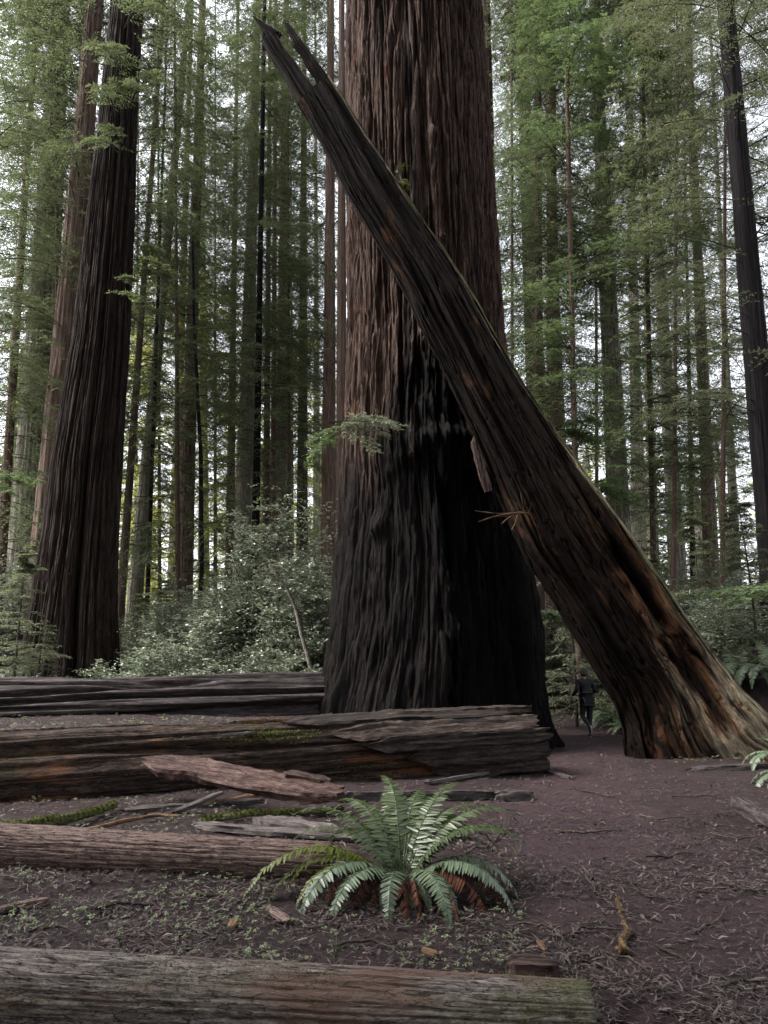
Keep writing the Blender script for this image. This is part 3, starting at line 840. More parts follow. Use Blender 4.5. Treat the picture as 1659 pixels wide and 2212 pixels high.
shrub('bushy glossy shrub left of centre behind the dark fallen log', 330, 20.5, 0, 1.0, 0.9)
shrub('bushy glossy shrub under the leaning grey redwood', 410, 22, 1, 1.0, 0.72)
shrub('low glossy shrub at the foot of the tallest shrub', 610, 18.8, 0, 0.9, 0.75)
shrub('tall glossy shrub hiding the feet of the thin poles', 385, 25, 1, 1.1, 0.85)
shrub('tall glossy shrub between the curved pole and the arched dead stem', 500, 22.5, 1, 0.9, 0.8)
shrub('glossy shrub filling the space behind the right end of the shrub row', 645, 24, 1, 1.0, 1.0)
shrub('tall shrub behind the stout redwood at the left edge', 20, 26, 1, 1.2, 1.1)
shrub('tall shrub far back under the dim redwood at right', 1370, 33, 1, 1.5, 1.2)
shrub('tall shrub far back under the brown redwood at right', 1525, 30, 1, 1.4, 1.15)
shrub('tall shrub far back at the right edge', 1640, 27, 1, 1.2, 1.0)
shrub('tall shrub far back left of the giant', 570, 34, 1, 1.6, 1.1)
shrub('tall shrub far back in the left glade', 440, 36, 1, 1.6, 1.0)
shrub('dense shrub closing the view far up the path', 1262, 56, 1, 1.6, 1.0)

# ------------------------------------------------------------------ logs
def place_axis(o, p0, p1):
    d = Vector(p1) - Vector(p0)
    o.location = p0
    o.rotation_euler = d.to_track_quat('X', 'Z').to_euler()

def log_mesh(name, length, r0, r1, seed, mat, nth=160, nx=None, furrow=0.12, squash=0.9, ragged=0.05, lump=0.12, k1=3.2, s1=0.35, bend=0.0):
    nx = nx or int(min(420, max(60, length * 45)))
    th = np.linspace(0, 2 * math.pi, nth, endpoint=False)
    x = np.linspace(0, length, nx)
    TH, XX = np.meshgrid(th, x)
    r = (r0 + (r1 - r0) * XX / length)
    r = r * (1 + lump * (fbm(np.cos(TH) * 1.2, np.sin(TH) * 1.2, XX * 0.7 / max(r0, 0.1) * 0.4, seed, 3) - 0.5) * 2)
    n1 = np.abs(fbm(np.cos(TH) * k1, np.sin(TH) * k1, XX * s1, seed + 3, 3) - 0.5) * 2
    n2 = fbm(np.cos(TH) * k1 * 4, np.sin(TH) * k1 * 4, XX * s1 * 3, seed + 5, 3)
    r = r * (1 + furrow * (sst(0, 0.3, n1) - 1) + furrow * 0.5 * (n2 - 0.5))
    n4 = np.abs(fbm(np.cos(TH) * k1 * 3.2, np.sin(TH) * k1 * 3.2, XX * s1 * 2.2, seed + 15, 2) - 0.5) * 2
    r = r - 0.022 * (1 - sst(0.0, 0.07, n4)) * min(1.0, r0 / 0.3)
    rag0 = ragged * (fbm(np.cos(th) * 2.5, np.sin(th) * 2.5, 0, seed + 8, 3) - 0.5) * 2
    rag1 = ragged * (fbm(np.cos(th) * 2.5, np.sin(th) * 2.5, 5, seed + 9, 3) - 0.5) * 2
    w0, w1 = 1 - sst(0, 0.15, XX / length), sst(0.85, 1, XX / length)
    XD = XX + rag0 * w0 + rag1 * w1
    bz = bend * np.sin(XX / length * math.pi)
    V = np.stack([XD, r * np.cos(TH), r * np.sin(TH) * squash + bz], -1).reshape(-1, 3)
    F = [grid_faces(nth, nx, True)]
    vs = [V]
    n = len(V)
    for endi, sgn in ((0, -1), (nx - 1, 1)):
        prev = endi * nth + np.arange(nth)
        c = V[prev].mean(0)
        for q in (0.93, 0.7, 0.4, 0.02):
            ring = c + (V[endi * nth + np.arange(nth)] - c) * q
            ring[:, 0] += ragged * 0.7 * (fbm(np.cos(th) * 5 * q, np.sin(th) * 5 * q, q * 3, seed + 12, 3) - 0.5) + sgn * 0.012
            vs.append(ring)
            cur = n + np.arange(nth)
            n += nth
            a, b = prev, cur
            q4 = np.stack([a, np.roll(a, -1), np.roll(b, -1), b], -1)
            F.append(q4 if sgn > 0 else q4[:, ::-1])
            prev = cur
    F[0] = F[0]
    return mesh_np(name, np.concatenate(vs), F, mat)

def log(name, label, p0, p1, r0, r1, seed, mat, cat='log', group=None, **k):
    L = float(np.linalg.norm(np.array(p1) - np.array(p0)))
    o = put(name, log_mesh(name, L, r0, r1, seed, mat, **k))
    place_axis(o, p0, p1)
    return tag(o, label, cat, group)

c0, c1 = at(-160, 2132, 3.95), at(1272, 2204, 3.72)
log('border_log', 'grey weathered log with green moss lying across the bottom of the photo', c0, c1, 0.198, 0.165, 600, M_LOGA, furrow=0.05, lump=0.05, ragged=0.012, squash=0.95, k1=4, s1=0.3, nth=220)
c0, c1 = at(-120, 1822, 6.5), at(715, 1862, 6.25)
log('smooth_log', 'smooth pinkish log with a knot hole lying behind the sorrel patch', c0, c1, 0.205, 0.165, 610, M_LOGB, furrow=0.05, lump=0.07, ragged=0.02, k1=4, s1=0.3, nth=200)

# the big rotten log with its split end
zA, zB = 0.22, 0.47
pA, pB = np.array([LOG2_A[0], LOG2_A[1], zA]), np.array([LOG2_B[0], LOG2_B[1], zB])
Lg = float(np.linalg.norm(pB - pA))
rl = empty('rotten_log', pA)
place_axis(rl, pA, pB)
tag(rl, 'big rotten fallen log with orange decay, mossy top and split slabs at its right end', 'log')
put('log_body', log_mesh('rotten_body', Lg, 0.56, 0.5, 620, M_LOGC, nth=260, nx=480, furrow=0.24, lump=0.12, squash=1.0, ragged=0.22, k1=2.2, s1=0.12), rl)

def plank_mesh(name, L, w, t, seed, mat, taper=(0.35, 0.5), bend=0.0, nx=None, rag=0.18):
    """a split board or splinter: grooved faces, torn tapering ends"""
    nx = nx or int(np.clip(L * 60, 40, 260))
    prof = np.array([(-1, -0.6), (-0.8, -1), (-0.4, -0.95), (0, -1.05), (0.4, -0.9), (0.8, -1), (1, -0.5), (1, 0.4), (0.85, 0.9), (0.5, 1.0), (0.2, 0.85), (-0.1, 1.0), (-0.5, 0.9), (-0.85, 1.0), (-1, 0.5)])
    m = len(prof)
    x = np.linspace(0, 1, nx)
    tp = np.minimum(1, np.minimum(x / 0.12 * (1 - taper[0]) + taper[0], (1 - x) / 0.15 * (1 - taper[1]) + taper[1]))
    k = np.arange(m)
    K, XX = np.meshgrid(k, x)
    nz = fbm(K * 0.9, XX * L * 1.6, 0, seed, 5) - 0.5 + 0.5 * (fbm(K * 2.1, XX * L * 7, 0, seed + 9, 3) - 0.5)
    wob = fbm(x * L * 1.2, 0, 0, seed + 4, 3) - 0.5
    off = rag * L * (fbm(k * 0.8, 0, 0, seed + 6, 2) - 0.5)
    y = prof[:, 0] * w / 2 * tp[:, None] * (1 + 0.5 * nz) + (wob * w * 0.5)[:, None]
    z = prof[:, 1] * t / 2 * (0.4 + 0.6 * tp[:, None]) * (1 + 0.9 * nz) + (bend * np.sin(x * math.pi))[:, None]
    xx = x[:, None] * L + off * ((1 - sst(0, 0.3, x)) + sst(0.7, 1, x))[:, None]
    V = np.stack([xx, y, z], -1).reshape(-1, 3)
    F = [grid_faces(m, nx, True), np.arange(m)[None, ::-1], ((nx - 1) * m + np.arange(m))[None]]
    return mesh_np(name, V, F, mat, smooth=False)

def plank(name, label, p0, p1, w, t, seed, mat, cat='plank', roll=0.0, group=None, **k):
    L = float(np.linalg.norm(np.array(p1) - np.array(p0)))
    o = put(name, plank_mesh(name, L, w, t, seed, mat, **k))
    d = Vector(p1) - Vector(p0)
    o.location = p0
    o.rotation_euler = (d.to_track_quat('X', 'Z') @ Matrix.Rotation(roll, 4, 'X').to_quaternion()).to_euler()
    return tag(o, label, cat, group)

# split slabs: parts of the rotten log (local frame: X along the log, Y away from the viewer's side is +)
for i, (x0, x1, y, zz, w, t, rl_) in enumerate([(6.5, 10.25, -0.22, 0.47, 0.34, 0.10, 0.35), (7.2, 10.65, -0.44, 0.30, 0.30, 0.10, 0.9), (7.6, 10.8, -0.54, 0.10, 0.24, 0.10, 1.4), (8.4, 10.85, -0.5, -0.12, 0.28, 0.12, 1.5), (7.9, 10.7, -0.08, 0.50, 0.3, 0.12, 0.1), (8.8, 10.85, -0.4, -0.33, 0.3, 0.14, 1.7), (8.9, 10.75, 0.15, 0.4, 0.3, 0.16, -0.2)]):
    o = put('split_slab', plank_mesh('split_slab', x1 - x0, w, t, 640 + i, M_SPLIT, taper=(0.15, 0.8), rag=0.1), rl, loc=(x0, y, zz), rot=(rl_, 0, 0))

# dark log behind
c0, c1 = np.array([-11.0, 14.6, 0.72]), np.array([-0.2, 17.2, 0.86])
log('dark_log', 'dark grooved fallen log reaching from the left edge to the foot of the giant redwood', c0, c1, 0.8, 0.78, 660, M_LOGD, furrow=0.3, lump=0.1, k1=2.0, s1=0.1, nth=240, nx=420, ragged=0.2)
c0, c1 = at_z(1500, 1415, 0.45), at_z(1750, 1365, 0.45)
c0, c1 = np.array([9.4, 19.6, 1.75]), np.array([15.0, 21.6, 2.5])
log('far_log', 'grey fallen log behind the pale ferns at the right edge', c0, c1, 0.42, 0.5, 670, M_LOGD, furrow=0.2)

# ------------------------------------------------------------------ leaning log
AX = np.array([0.5087, 0.8609])
NX = np.array([0.8609, -0.5087])
def st_poly(P):
    P = np.array(P, float)
    s, t = P @ AX, P @ NX
    o = np.argsort(s)
    return s[o], t[o]
LL = [(561, 77), (563, 88), (583, 123), (610, 163), (640, 220), (671, 273), (711, 343), (750, 422), (799, 502), (847, 585), (882, 651), (904, 704), (948, 783), (979, 849), (1014, 924), (1054, 1010), (1109, 1150), (1134, 1210), (1199, 1305), (1279, 1440), (1329, 1517), (1349, 1577), (1352, 1620), (1360, 1700)]
LR = [(612, 48), (627, 53), (671, 114), (711, 167), (746, 220), (794, 299), (852, 387), (900, 458), (948, 528), (1014, 629), (1072, 735), (1129, 835), (1204, 945), (1279, 1055), (1379, 1195), (1469, 1325), (1569, 1450), (1594, 1485), (1659, 1547), (1780, 1620), (1900, 1680)]
sL, tL = st_poly(LL)
sR, tR = st_poly(LR)
LN_Y = 14.35

def lean_pt(s, t, b):
    p = s[..., None] * AX + t[..., None] * NX
    w = at(p[..., 0], p[..., 1], LN_Y)
    w[..., 1] -= b
    return w

SEC = np.array([(0.0, 0.0), (0.12, 0.13), (0.3, 0.22), (0.5, 0.3), (0.68, 0.36), (0.84, 0.4), (0.88, 0.38), (0.95, 0.24), (1.0, 0.1), (1.0, -0.1), (0.9, -0.3), (0.65, -0.42), (0.35, -0.36), (0.1, -0.2)])
def sweep(s0, s1, fL, fR, ns, nt_, seed, cap=True):
    s = np.linspace(s0, s1, ns)
    seg = np.linalg.norm(np.diff(np.vstack([SEC, SEC[:1]]) * [1, 1.0], axis=0), axis=1)
    cum = np.concatenate([[0], np.cumsum(seg)])
    q = np.linspace(0, cum[-1], nt_, endpoint=False)
    sec = np.vstack([SEC, SEC[:1]])
    a = np.interp(q, cum, sec[:, 0])
    b = np.interp(q, cum, sec[:, 1])
    l, r = fL(s), fR(s)
    Wp = (r - l)
    Wm = Wp * LN_Y / FOC
    A, S_ = np.meshgrid(a, s)
    B, _ = np.meshgrid(b, s)
    Q, _ = np.meshgrid(q, s)
    front = (B > 0.05)
    base_t = sst(1750, 2050, S_)
    B = B * (1 - 0.35 * base_t * (B > 0))
    D = S_ * LN_Y / FOC * 1.2
    n1 = fbm(Q * 9, D * 0.35, 0, seed, 4) - 0.5
    n2 = np.abs(fbm(Q * 5, D * 0.16, 0, seed + 5, 2) - 0.5) * 2
    n3 = fbm(Q * 26, D * 1.1, 0, seed + 9, 3) - 0.5
    # long slot in the lower half and the step beside it
    slot = np.exp(-((A - 0.74) / 0.05) ** 2) * sst(1660, 1730, S_) * (1 - sst(1860, 1920, S_)) * (B > 0)
    knot = np.exp(-((A - 0.12) / 0.2) ** 2 - ((S_ - 1510) / 55) ** 2)
    n5 = np.abs(fbm(Q * 15, D * 0.3, 0, seed + 13, 2) - 0.5) * 2
    n6 = np.abs(fbm(Q * 32, D * 0.7, 0, seed + 17, 2) - 0.5) * 2
    disp = -0.09 * (1 - sst(0, 0.08, n5)) - 0.04 * (1 - sst(0, 0.09, n6)) + 0.22 * n1 + 0.12 * (sst(0, 0.3, n2) - 1) + 0.05 * n3
    Wk = np.minimum(Wm, 1.5)[:, None]
    bb = B * Wm[:, None] + disp * Wk * 0.62 - 0.45 * slot + 0.15 * knot * n3
    tt = l[:, None] + A * Wp[:, None] + (0.03 * n1 + 0.02 * n3) * Wp[:, None] * ((A < 0.04) | (A > 0.96))
    V = lean_pt(S_, tt, bb)
    strip = sst(0.84, 0.9, A) * (B > -0.05) * (1 - 0.55 * base_t)
    low = base_t * sst(0.45, 0.6, A + 0.5 * n1) * (B > 0)
    pale = np.clip(strip * sst(-0.12, 0.06, n1 + 0.06 + n3) * sst(0.84, 0.88, A) + 0.4 * low * sst(-0.05, 0.1, n1), 0, 1)
    moss = np.clip(sst(0.93, 0.99, A) * (B > -0.3) * (1 - sst(1350, 1500, S_)) * sst(600, 900, S_) + 0.5 * strip * (n1 > 0.05), 0, 1)
    V = V.reshape(-1, 3)
    F = [grid_faces(nt_, ns, True)]
    if cap:
        for j in (0, ns - 1):
            F.append((j * nt_ + np.arange(nt_))[None])
    warm = sst(1500, 1850, S_) * sst(0.3, 0.6, A + 1.3 * n1 - 0.1) * (B > 0) * sst(-0.15, 0.1, n3 + 0.5 * n2 - 0.1)
    return V, F, pale.ravel(), moss.ravel(), warm.ravel()

iL = lambda s: np.interp(s, sL, tL)
iR = lambda s: np.interp(s, sR, tR)
# prong outlines
sgL, tgL = st_poly([(597, 74), (605, 88), (618, 110), (640, 136), (660, 165), (683, 194), (690, 204)])
sgR, tgR = st_poly([(613, 50), (620, 66), (629, 84), (633, 100), (654, 128), (664, 150), (680, 172), (688, 185), (694, 200)])
blocks = [
    sweep(520, 2290, iL, iR, 800, 360, 700),
    sweep(362, 540, iL, lambda s: np.interp(s, sgL, tgL), 90, 110, 720),
    sweep(356, 540, lambda s: np.interp(s, sgR, tgR), iR, 90, 110, 730),
    sweep(308, 372, lambda s: 446 + (s - 308) * 0.10 + 6, lambda s: 446 + (s - 308) * 0.10 + np.interp(s, [308, 372], [8, 34]), 30, 50, 740),
]
V, F, PA, MO, WA, n = [], [], [], [], [], 0
for v, f, p, m, w_ in blocks:
    V.append(v); PA.append(p); MO.append(m); WA.append(w_)
    F += [q + n for q in f]
    n += len(v)
V = np.concatenate(V)
org = lean_pt(np.array(2060.0), np.array(480.0), 0.0)
top = lean_pt(np.array(400.0), np.array(470.0), 0.0)
ln = put('leaning_log', None)
place_axis(ln, org, top)
bpy.context.view_layer.update()
Mi = np.array(Matrix.LocRotScale(ln.location, ln.rotation_euler, None).inverted())
Vl = V @ Mi[:3, :3].T + Mi[:3, 3]
tag(ln, 'huge split log propped diagonally against the giant redwood, mossy along its upper edge', 'log')
put('log_body', mesh_np('leaning_body', Vl, F, M_LEAN, attrs={'pale': np.concatenate(PA), 'moss': np.concatenate(MO), 'warm': np.concatenate(WA)}), ln)
# torn splinters where it touches the tree
g = np.random.default_rng(77)
for i, (u0, v0, u1, v1, w) in enumerate([(1135, 1104, 1025, 1103, 0.035), (1140, 1108, 1033, 1127, 0.045), (1128, 1106, 1060, 1116, 0.02), (1120, 1108, 1083, 1132, 0.02), (1132, 1104, 1124, 1062, 0.018), (1142, 1112, 1150, 1085, 0.014), (1118, 1112, 1104, 1146, 0.02), (1130, 1100, 1100, 1080, 0.014)]):
    a, b = at(u0, v0, 13.75), at(u1, v1, 13.5)
    L = float(np.linalg.norm(b - a))
    o = put('splinter', plank_mesh('splinter', L, w, w * 0.5, 750 + i, M_TANWOOD, taper=(0.9, 0.1), nx=12, rag=0.02, bend=0.05 * L * (1 if i % 2 else -1)), ln)
    d_ = Vector(b) - Vector(a)
    mw = Matrix.LocRotScale(Vector(a), d_.to_track_quat('X', 'Z'), None)
    ml = Matrix(Mi.tolist()) @ mw
    o.location, o.rotation_euler = ml.to_translation(), ml.to_euler()

a, b = at(1026, 940, 14.5), at(1056, 1062, 14.4)
plank('wood_wedge', 'reddish brown wedge of broken wood caught between the giant redwood and the leaning log', a, b, 0.2, 0.08, 790, M_SLAB, 'wood piece', roll=1.2, taper=(0.1, 0.9), rag=0.02)

# ------------------------------------------------------------------ sword ferns
def frond_mesh(name, L, npair, wmax, e0, e1, seed, mat, curl=0.0, sparse=0.0, width=0.0105):
    """one arching frond along +X: rachis from elevation e0 bending to e1, narrow pinnae in two ranks"""
    g = np.random.default_rng(seed)
    m = 40
    t = np.linspace(0, 1, m)
    el = e0 + (e1 - e0) * t ** 1.25
    side = 0.25 * g.normal() * t ** 2 + 0.02 * np.sin(t * 9)
    ds = L / (m - 1)
    P = np.zeros((m, 3))
    for i in range(1, m):
        P[i] = P[i - 1] + ds * np.array([math.cos(el[i]) * math.cos(side[i]), math.cos(el[i]) * math.sin(side[i]), math.sin(el[i])])
    mx = Mix()
    V, F = tubes(P[None], 0.0036 * (1.1 - t)[None], 4)
    mx.add(V, F, 0, 0.2)
    tp = 0.1 + 0.9 * (np.arange(npair) + 0.5) / npair
    for sgn in (1, -1):
        tq = np.clip(tp + g.normal(0, 0.003, npair) + 0.5 * 0.9 / npair * (sgn > 0), 0, 1)
        ok = g.random(npair) >= sparse
        tq = tq[ok]
        n = len(tq)
        B = np.stack([np.interp(tq, t, P[:, k]) for k in range(3)], -1)
        T = unit(np.stack([np.interp(tq, t, np.gradient(P[:, k])) for k in range(3)], -1))
        Sx = unit(np.cross(np.array([0, 0, 1.0]), T)) * sgn
        Up = np.cross(T, Sx) * sgn
        ln = wmax * np.minimum(1, tq / 0.28 + 0.25) * (1 - np.clip((tq - 0.3) / 0.7, 0, 1) ** 1.6) + 0.012
        ln = ln * g.uniform(0.88, 1.1, n)
        fw = 0.18 + 0.5 * tq ** 2 + g.normal(0, 0.07, n)
        dr = 0.1 + curl + g.normal(0, 0.14, n)
        D = unit(Sx + T * fw[:, None] - Up * dr[:, None])
        Wd = unit(T - D * (T * D).sum(-1, keepdims=True))
        q = np.array([0, 0.12, 0.45, 0.8, 1.0])
        hwid = np.array([0.35, 1.0, 0.95, 0.6, 0.03]) * width
        sag = (curl + g.uniform(0.05, 0.35, n))[:, None] * q ** 2 * ln[:, None] * 0.5
        C = B[:, None] + D[:, None] * (q * ln[:, None])[..., None] - Up[:, None] * sag[..., None]
        a = C + Wd[:, None] * hwid[:, None]
        b = C - Wd[:, None] * hwid[:, None]
        V = np.stack([a, C - Up[:, None] * (hwid[:, None] * 0.35), b], 2).reshape(n, -1, 3)
        f = []
        for i in range(4):
            for j in range(2):
                f.append([i * 3 + j, i * 3 + j + 1, i * 3 + j + 4, i * 3 + j + 3])
        F = (np.array(f)[None] + (np.arange(n) * 15)[:, None, None]).reshape(-1, 4)
        mx.add(V.reshape(-1, 3), F, 0, np.repeat(np.clip(0.5 + g.normal(0, 0.16, n) - 0.1 * tq, 0, 1), 15))
    return mx.mesh(name, [mat], smooth=True)

FR_UP = [frond_mesh('fern_frond', 1.08, 42, 0.105, R(75), R(-8 - 16 * k), 800 + k, M_FERN) for k in range(3)]
FR_MID = [frond_mesh('fern_frond', 1.12, 46, 0.11, R(66), R(-32 - 14 * k), 810 + k, M_FERN) for k in range(3)]
FR_LOW = [frond_mesh('fern_frond', 1.15, 46, 0.12, R(50), R(-78 - 6 * k), 820 + k, M_FERNP, curl=0.12, width=0.0125) for k in range(3)]
FR_OLV = [frond_mesh('fern_frond', 1.2, 46, 0.115, R(48), R(-62 - 8 * k), 830 + k, M_FERNY) for k in range(2)]
FR_DEAD = [frond_mesh('dead_frond', 0.95, 40, 0.085, R(45), R(-85 + 10 * k), 840 + k, M_DEAD, curl=0.9, sparse=0.18, width=0.008) for k in range(3)]

def fern(label, loc, items, scale=1.0, group='sword ferns', rz=0.0, tilt=(0, 0)):
    """items: (mesh, azimuth in degrees with 0 to the right and 90 away from the viewer, size, optional label)"""
    e = empty('sword_fern', tuple(loc), (tilt[0], tilt[1], rz), (scale,) * 3)
    tag(e, label, 'fern', group)
    for it in items:
        me, az, sz = it[:3]
        a = R(az)
        o = put('dead_frond' if me in FR_DEAD else 'frond', me, e, loc=(0.05 * math.cos(a), 0.05 * math.sin(a), 0.02), rot=(0, 0, a), scale=(sz,) * 3)
        if len(it) > 3:
            o['label'] = it[3]
    return e

f0 = at_z(868, 1912, 0.0)
f0[2] = float(ground_z(f0[0], f0[1])) + 0.02
olive, dead, pale = 'olive yellow frond', 'dead rust brown frond', 'glossy frond paled with painted sky sheen'
items = []
for az, sz, k in [(92, 0.98, 0), (70, 1.0, 1), (112, 0.95, 2), (48, 1.05, 0), (132, 1.0, 1), (86, 0.8, 1), (60, 0.9, 2), (102, 1.05, 1), (122, 0.86, 0), (36, 0.98, 1), (95, 1.1, 0), (78, 1.06, 1), (88, 0.95, 0)]:
    items.append((FR_UP[k], az, sz))
for az, sz, k in [(20, 1.12, 0), (5, 1.02, 1), (30, 0.95, 2), (152, 1.08, 0), (168, 0.95, 1), (142, 0.9, 2), (80, 0.85, 1), (-12, 0.95, 0), (55, 1.0, 1), (118, 0.95, 2), (15, 0.85, 2), (98, 0.9, 0)]:
    items.append((FR_MID[k], az, sz))
for az, sz, k in [(-100, 0.78, 0), (-66, 0.82, 1), (-30, 0.98, 2), (-22, 0.86, 0), (-142, 0.98, 0), (-128, 0.86, 1), (-50, 0.62, 1), (-8, 0.95, 1), (-85, 0.5, 2), (-110, 0.5, 0), (-72, 0.55, 2)]:
    items.append((FR_LOW[k], az, sz, pale))
for az, sz, k in [(-172, 1.12, 0), (-163, 0.98, 1), (178, 0.85, 1), (-155, 0.8, 0)]:
    items.append((FR_OLV[k], az, sz, olive))
for az, sz, k in [(-92, 0.85, 0), (-78, 0.8, 1), (-60, 0.9, 2), (-40, 0.95, 0), (-18, 0.95, 1), (-112, 0.7, 2), (-130, 0.8, 0), (-5, 0.8, 2), (-150, 0.8, 1), (-70, 0.65, 0), (-86, 0.6, 2), (-50, 0.7, 1), (-30, 0.75, 2), (-100, 0.6, 1)]:
    items.append((FR_DEAD[k], az, sz, dead))
fern('big sword fern with arching fronds in front of the rotten log', f0, items, 1.02)

def ring(n, seed, low=0.4, deadn=2):
    g = np.random.default_rng(seed)
    out = []
    for k in range(n):
        az = 360 * k / n + g.uniform(-14, 14)
        q = g.random()
        me = (FR_LOW if q < low else FR_MID if q < 0.8 else FR_UP)[g.integers(3)]
        out.append((me, az, g.uniform(0.75, 1.1)))
    for k in range(deadn):
        out.append((FR_DEAD[g.integers(3)], g.uniform(0, 360), 0.8, dead))
    return out

def fern_at(label, u, depth, n, seed, sc=1.0, z=None, low=0.4):
    X = (u - CX) / FOC * depth / 1.0247
    fern(label, (X, depth, float(ground_z(X, depth)) if z is None else z), ring(n, seed, low), sc)
fern_at('sword fern at the right edge beside the foot of the leaning log', 1690, 12.6, 14, 901, 0.95, low=0.8)
fern_at('sword fern cut by the right edge of the photo near the dark stick', 1725, 10.6, 14, 902, 0.95, low=0.8)
fern_at('large pale sword fern behind the leaning log at right, nearest to it', 1592, 17.6, 22, 903, 1.65, low=0.9)
fern_at('large pale sword fern at the right edge beside the far grey log', 1668, 16.9, 22, 904, 1.65, low=0.9)
fern_at('sword fern above the other pale ones at the right edge', 1645, 20.0, 16, 905, 1.65, low=0.9)
fern_at('sword fern beside the path left of the runner', 1212, 36, 16, 906, 1.7, low=0.8)
fern_at('sword fern behind the legs of the runner', 1304, 25.5, 16, 907, 1.38, low=0.8)
fern_at('sword fern between the runner and the leaning log, near the path', 1326, 22.6, 16, 908, 1.38, low=0.8)
fern_at('small sword fern tight against the leaning log, right of the path', 1352, 20.2, 14, 909, 0.94, low=0.8)
fern_at('sword fern right behind the runner, low beside the path', 1322, 24.2, 16, 912, 1.3, low=0.85)
fern_at('sword fern far up the path in the gap', 1285, 29.5, 14, 910, 1.50, low=0.8)
fern_at('sword fern in shade behind the giant redwood root', 1236, 38, 14, 911, 1.6, low=0.8)
# small bright fern sprouting from the leaning log
pf = lean_pt(np.array(856 * AX[0] + 389 * AX[1]), np.array(856 * NX[0] + 389 * NX[1]), 0.25)
fern('small bright green fern sprouting from the top edge of the leaning log', pf, [(FR_UP[k % 3], az, sz) for k, (az, sz) in enumerate([(40, 1.0), (10, 1.1), (75, 0.9), (-20, 0.9), (110, 0.7), (-60, 0.8), (55, 1.1)])], 0.36)
for o in bpy.data.objects:
    pass
mb = put('moss_clump', None)
g = np.random.default_rng(55)
th = np.linspace(0, 2 * math.pi, 28, endpoint=False)
ph = np.linspace(0.05, math.pi - 0.05, 18)
TH, PH = np.meshgrid(th, ph)
rr = 0.12 * (1 + 1.3 * (fbm(np.cos(TH) * 2, np.sin(TH) * 2, PH * 2, 56, 5) - 0.5))
bpy.data.objects.remove(mb)
mm = put('moss_clump', mesh_np('moss_clump', np.stack([rr * np.sin(PH) * np.cos(TH), rr * np.sin(PH) * np.sin(TH), rr * np.cos(PH) * 1.1], -1), [grid_faces(28, 18, True)], M_MOSSY))
mm.location = lean_pt(np.array(872 * AX[0] + 407 * AX[1]), np.array(872 * NX[0] + 407 * NX[1]), 0.1)
tag(mm, 'dark mossy clump beside the small fern on the leaning log', 'moss clump')

# ------------------------------------------------------------------ sprays of leaves close to the giant, dead stem
def bough(name, label, p, az, L, seed, leaf, leafL, leafW, rise=0.05, droop=0.25, n=1, ntw=16, nlf=14, cat='branch', group=None, wood=0.009):
    mx = Mix()
    g = np.random.default_rng(seed)
    spray(mx, np.zeros((n, 3)), None, az + g.normal(0, 0.25, n) * (n > 1), L * g.uniform(0.7, 1.0, n), rise + 0.15 * g.normal(0, 1, n) * (n > 1), droop, ntw, nlf, leafL, leafW, seed + 1, t0=0.25, wood=wood)
    o = put(name, mx.mesh(name, [M_TWIG, leaf]), loc=p)
    return tag(o, label, cat, group)
bough('leafy_branch', 'pale feathery spray of needles hanging in front of the burnt side of the giant', at(712, 912, 13.9), R(3), 1.5, 1000, M_SHRUB, 0.11, 0.04, rise=0.2, droop=0.25, n=5)
bough('leafy_branch', 'yellow green drooping spray at the left edge of the giant redwood', at(760, 925, 14.0), R(196), 0.95, 1010, M_LEAFB, 0.10, 0.035, rise=-0.15, droop=0.5, n=3)
bough('leafy_branch', 'leafy branch reaching into the photo at the left edge below the stout redwood', at(-40, 1030, 15), R(5), 1.3, 1020, M_LEAFB, 0.12, 0.045, n=3)
bough('leafy_branch', 'bright leafy branch at the right edge under the charred redwood', at(1740, 1262, 13), R(176), 1.9, 1030, M_LEAFB, 0.13, 0.05, n=4, droop=0.12)
bough('leafy_branch', 'bright green sprig in the gap beside the giant redwood', at(1140, 1320, 20), R(-10), 1.3, 1040, M_LEAFB, 0.14, 0.05, n=4)
bough('leafy_branch', 'light green sprays beside the leaning log below the brown redwood', at(1190, 930, 19), R(-25), 1.6, 1050, M_LEAFB, 0.15, 0.05, n=6, droop=0.3)
bough('leafy_branch', 'lower light green sprays along the edge of the leaning log', at(1265, 1050, 19), R(-30), 1.6, 1060, M_LEAFB, 0.15, 0.05, n=6, droop=0.3)

def stick(name, label, pts, r, mat, cat='stick', group=None, seed=1, k=8, taper=0.5, wob=0.02):
    pts = np.array(pts, float)
    t = np.linspace(0, 1, len(pts))
    m = max(14, len(pts) * 7)
    tt = np.linspace(0, 1, m)
    P = np.stack([np.interp(tt, t, pts[:, i]) for i in range(3)], -1)
    for _ in range(3):
        P[1:-1] = (P[:-2] + 2 * P[1:-1] + P[2:]) / 4
    g = np.random.default_rng(seed)
    L = np.linalg.norm(pts[-1] - pts[0])
    P += (np.stack([fbm(tt * 6, 0, 0, seed + i, 3) for i in range(3)], -1) - 0.5) * wob * L
    rad = r * (1 - (1 - taper) * tt) * (0.85 + 0.3 * fbm(tt * L / r * 0.12, 3, 0, seed + 5, 2))
    V, F = tubes(P[None], rad[None], k)
    org = P[0].copy()
    d = Vector(P[-1] - P[0])
    o = put(name, None)
    bpy.data.objects.remove(o)
    rot = d.to_track_quat('X', 'Z')
    Mi_ = np.array(Matrix.LocRotScale(Vector(org), rot, None).inverted())
    V = V @ Mi_[:3, :3].T + Mi_[:3, 3]
    o = put(name, mesh_np(name, V, [F, np.arange(k)[None, ::-1], (m - 1) * k + np.arange(k)[None]], mat))
    o.location, o.rotation_euler = org, rot.to_euler()
    return tag(o, label, cat, group)

def gpt(u, v, dz=0.0):
    p = at_z(u, v, 0.0)
    for _ in range(3):
        p = at_z(u, v, float(ground_z(p[0], p[1])) + dz)
    return p

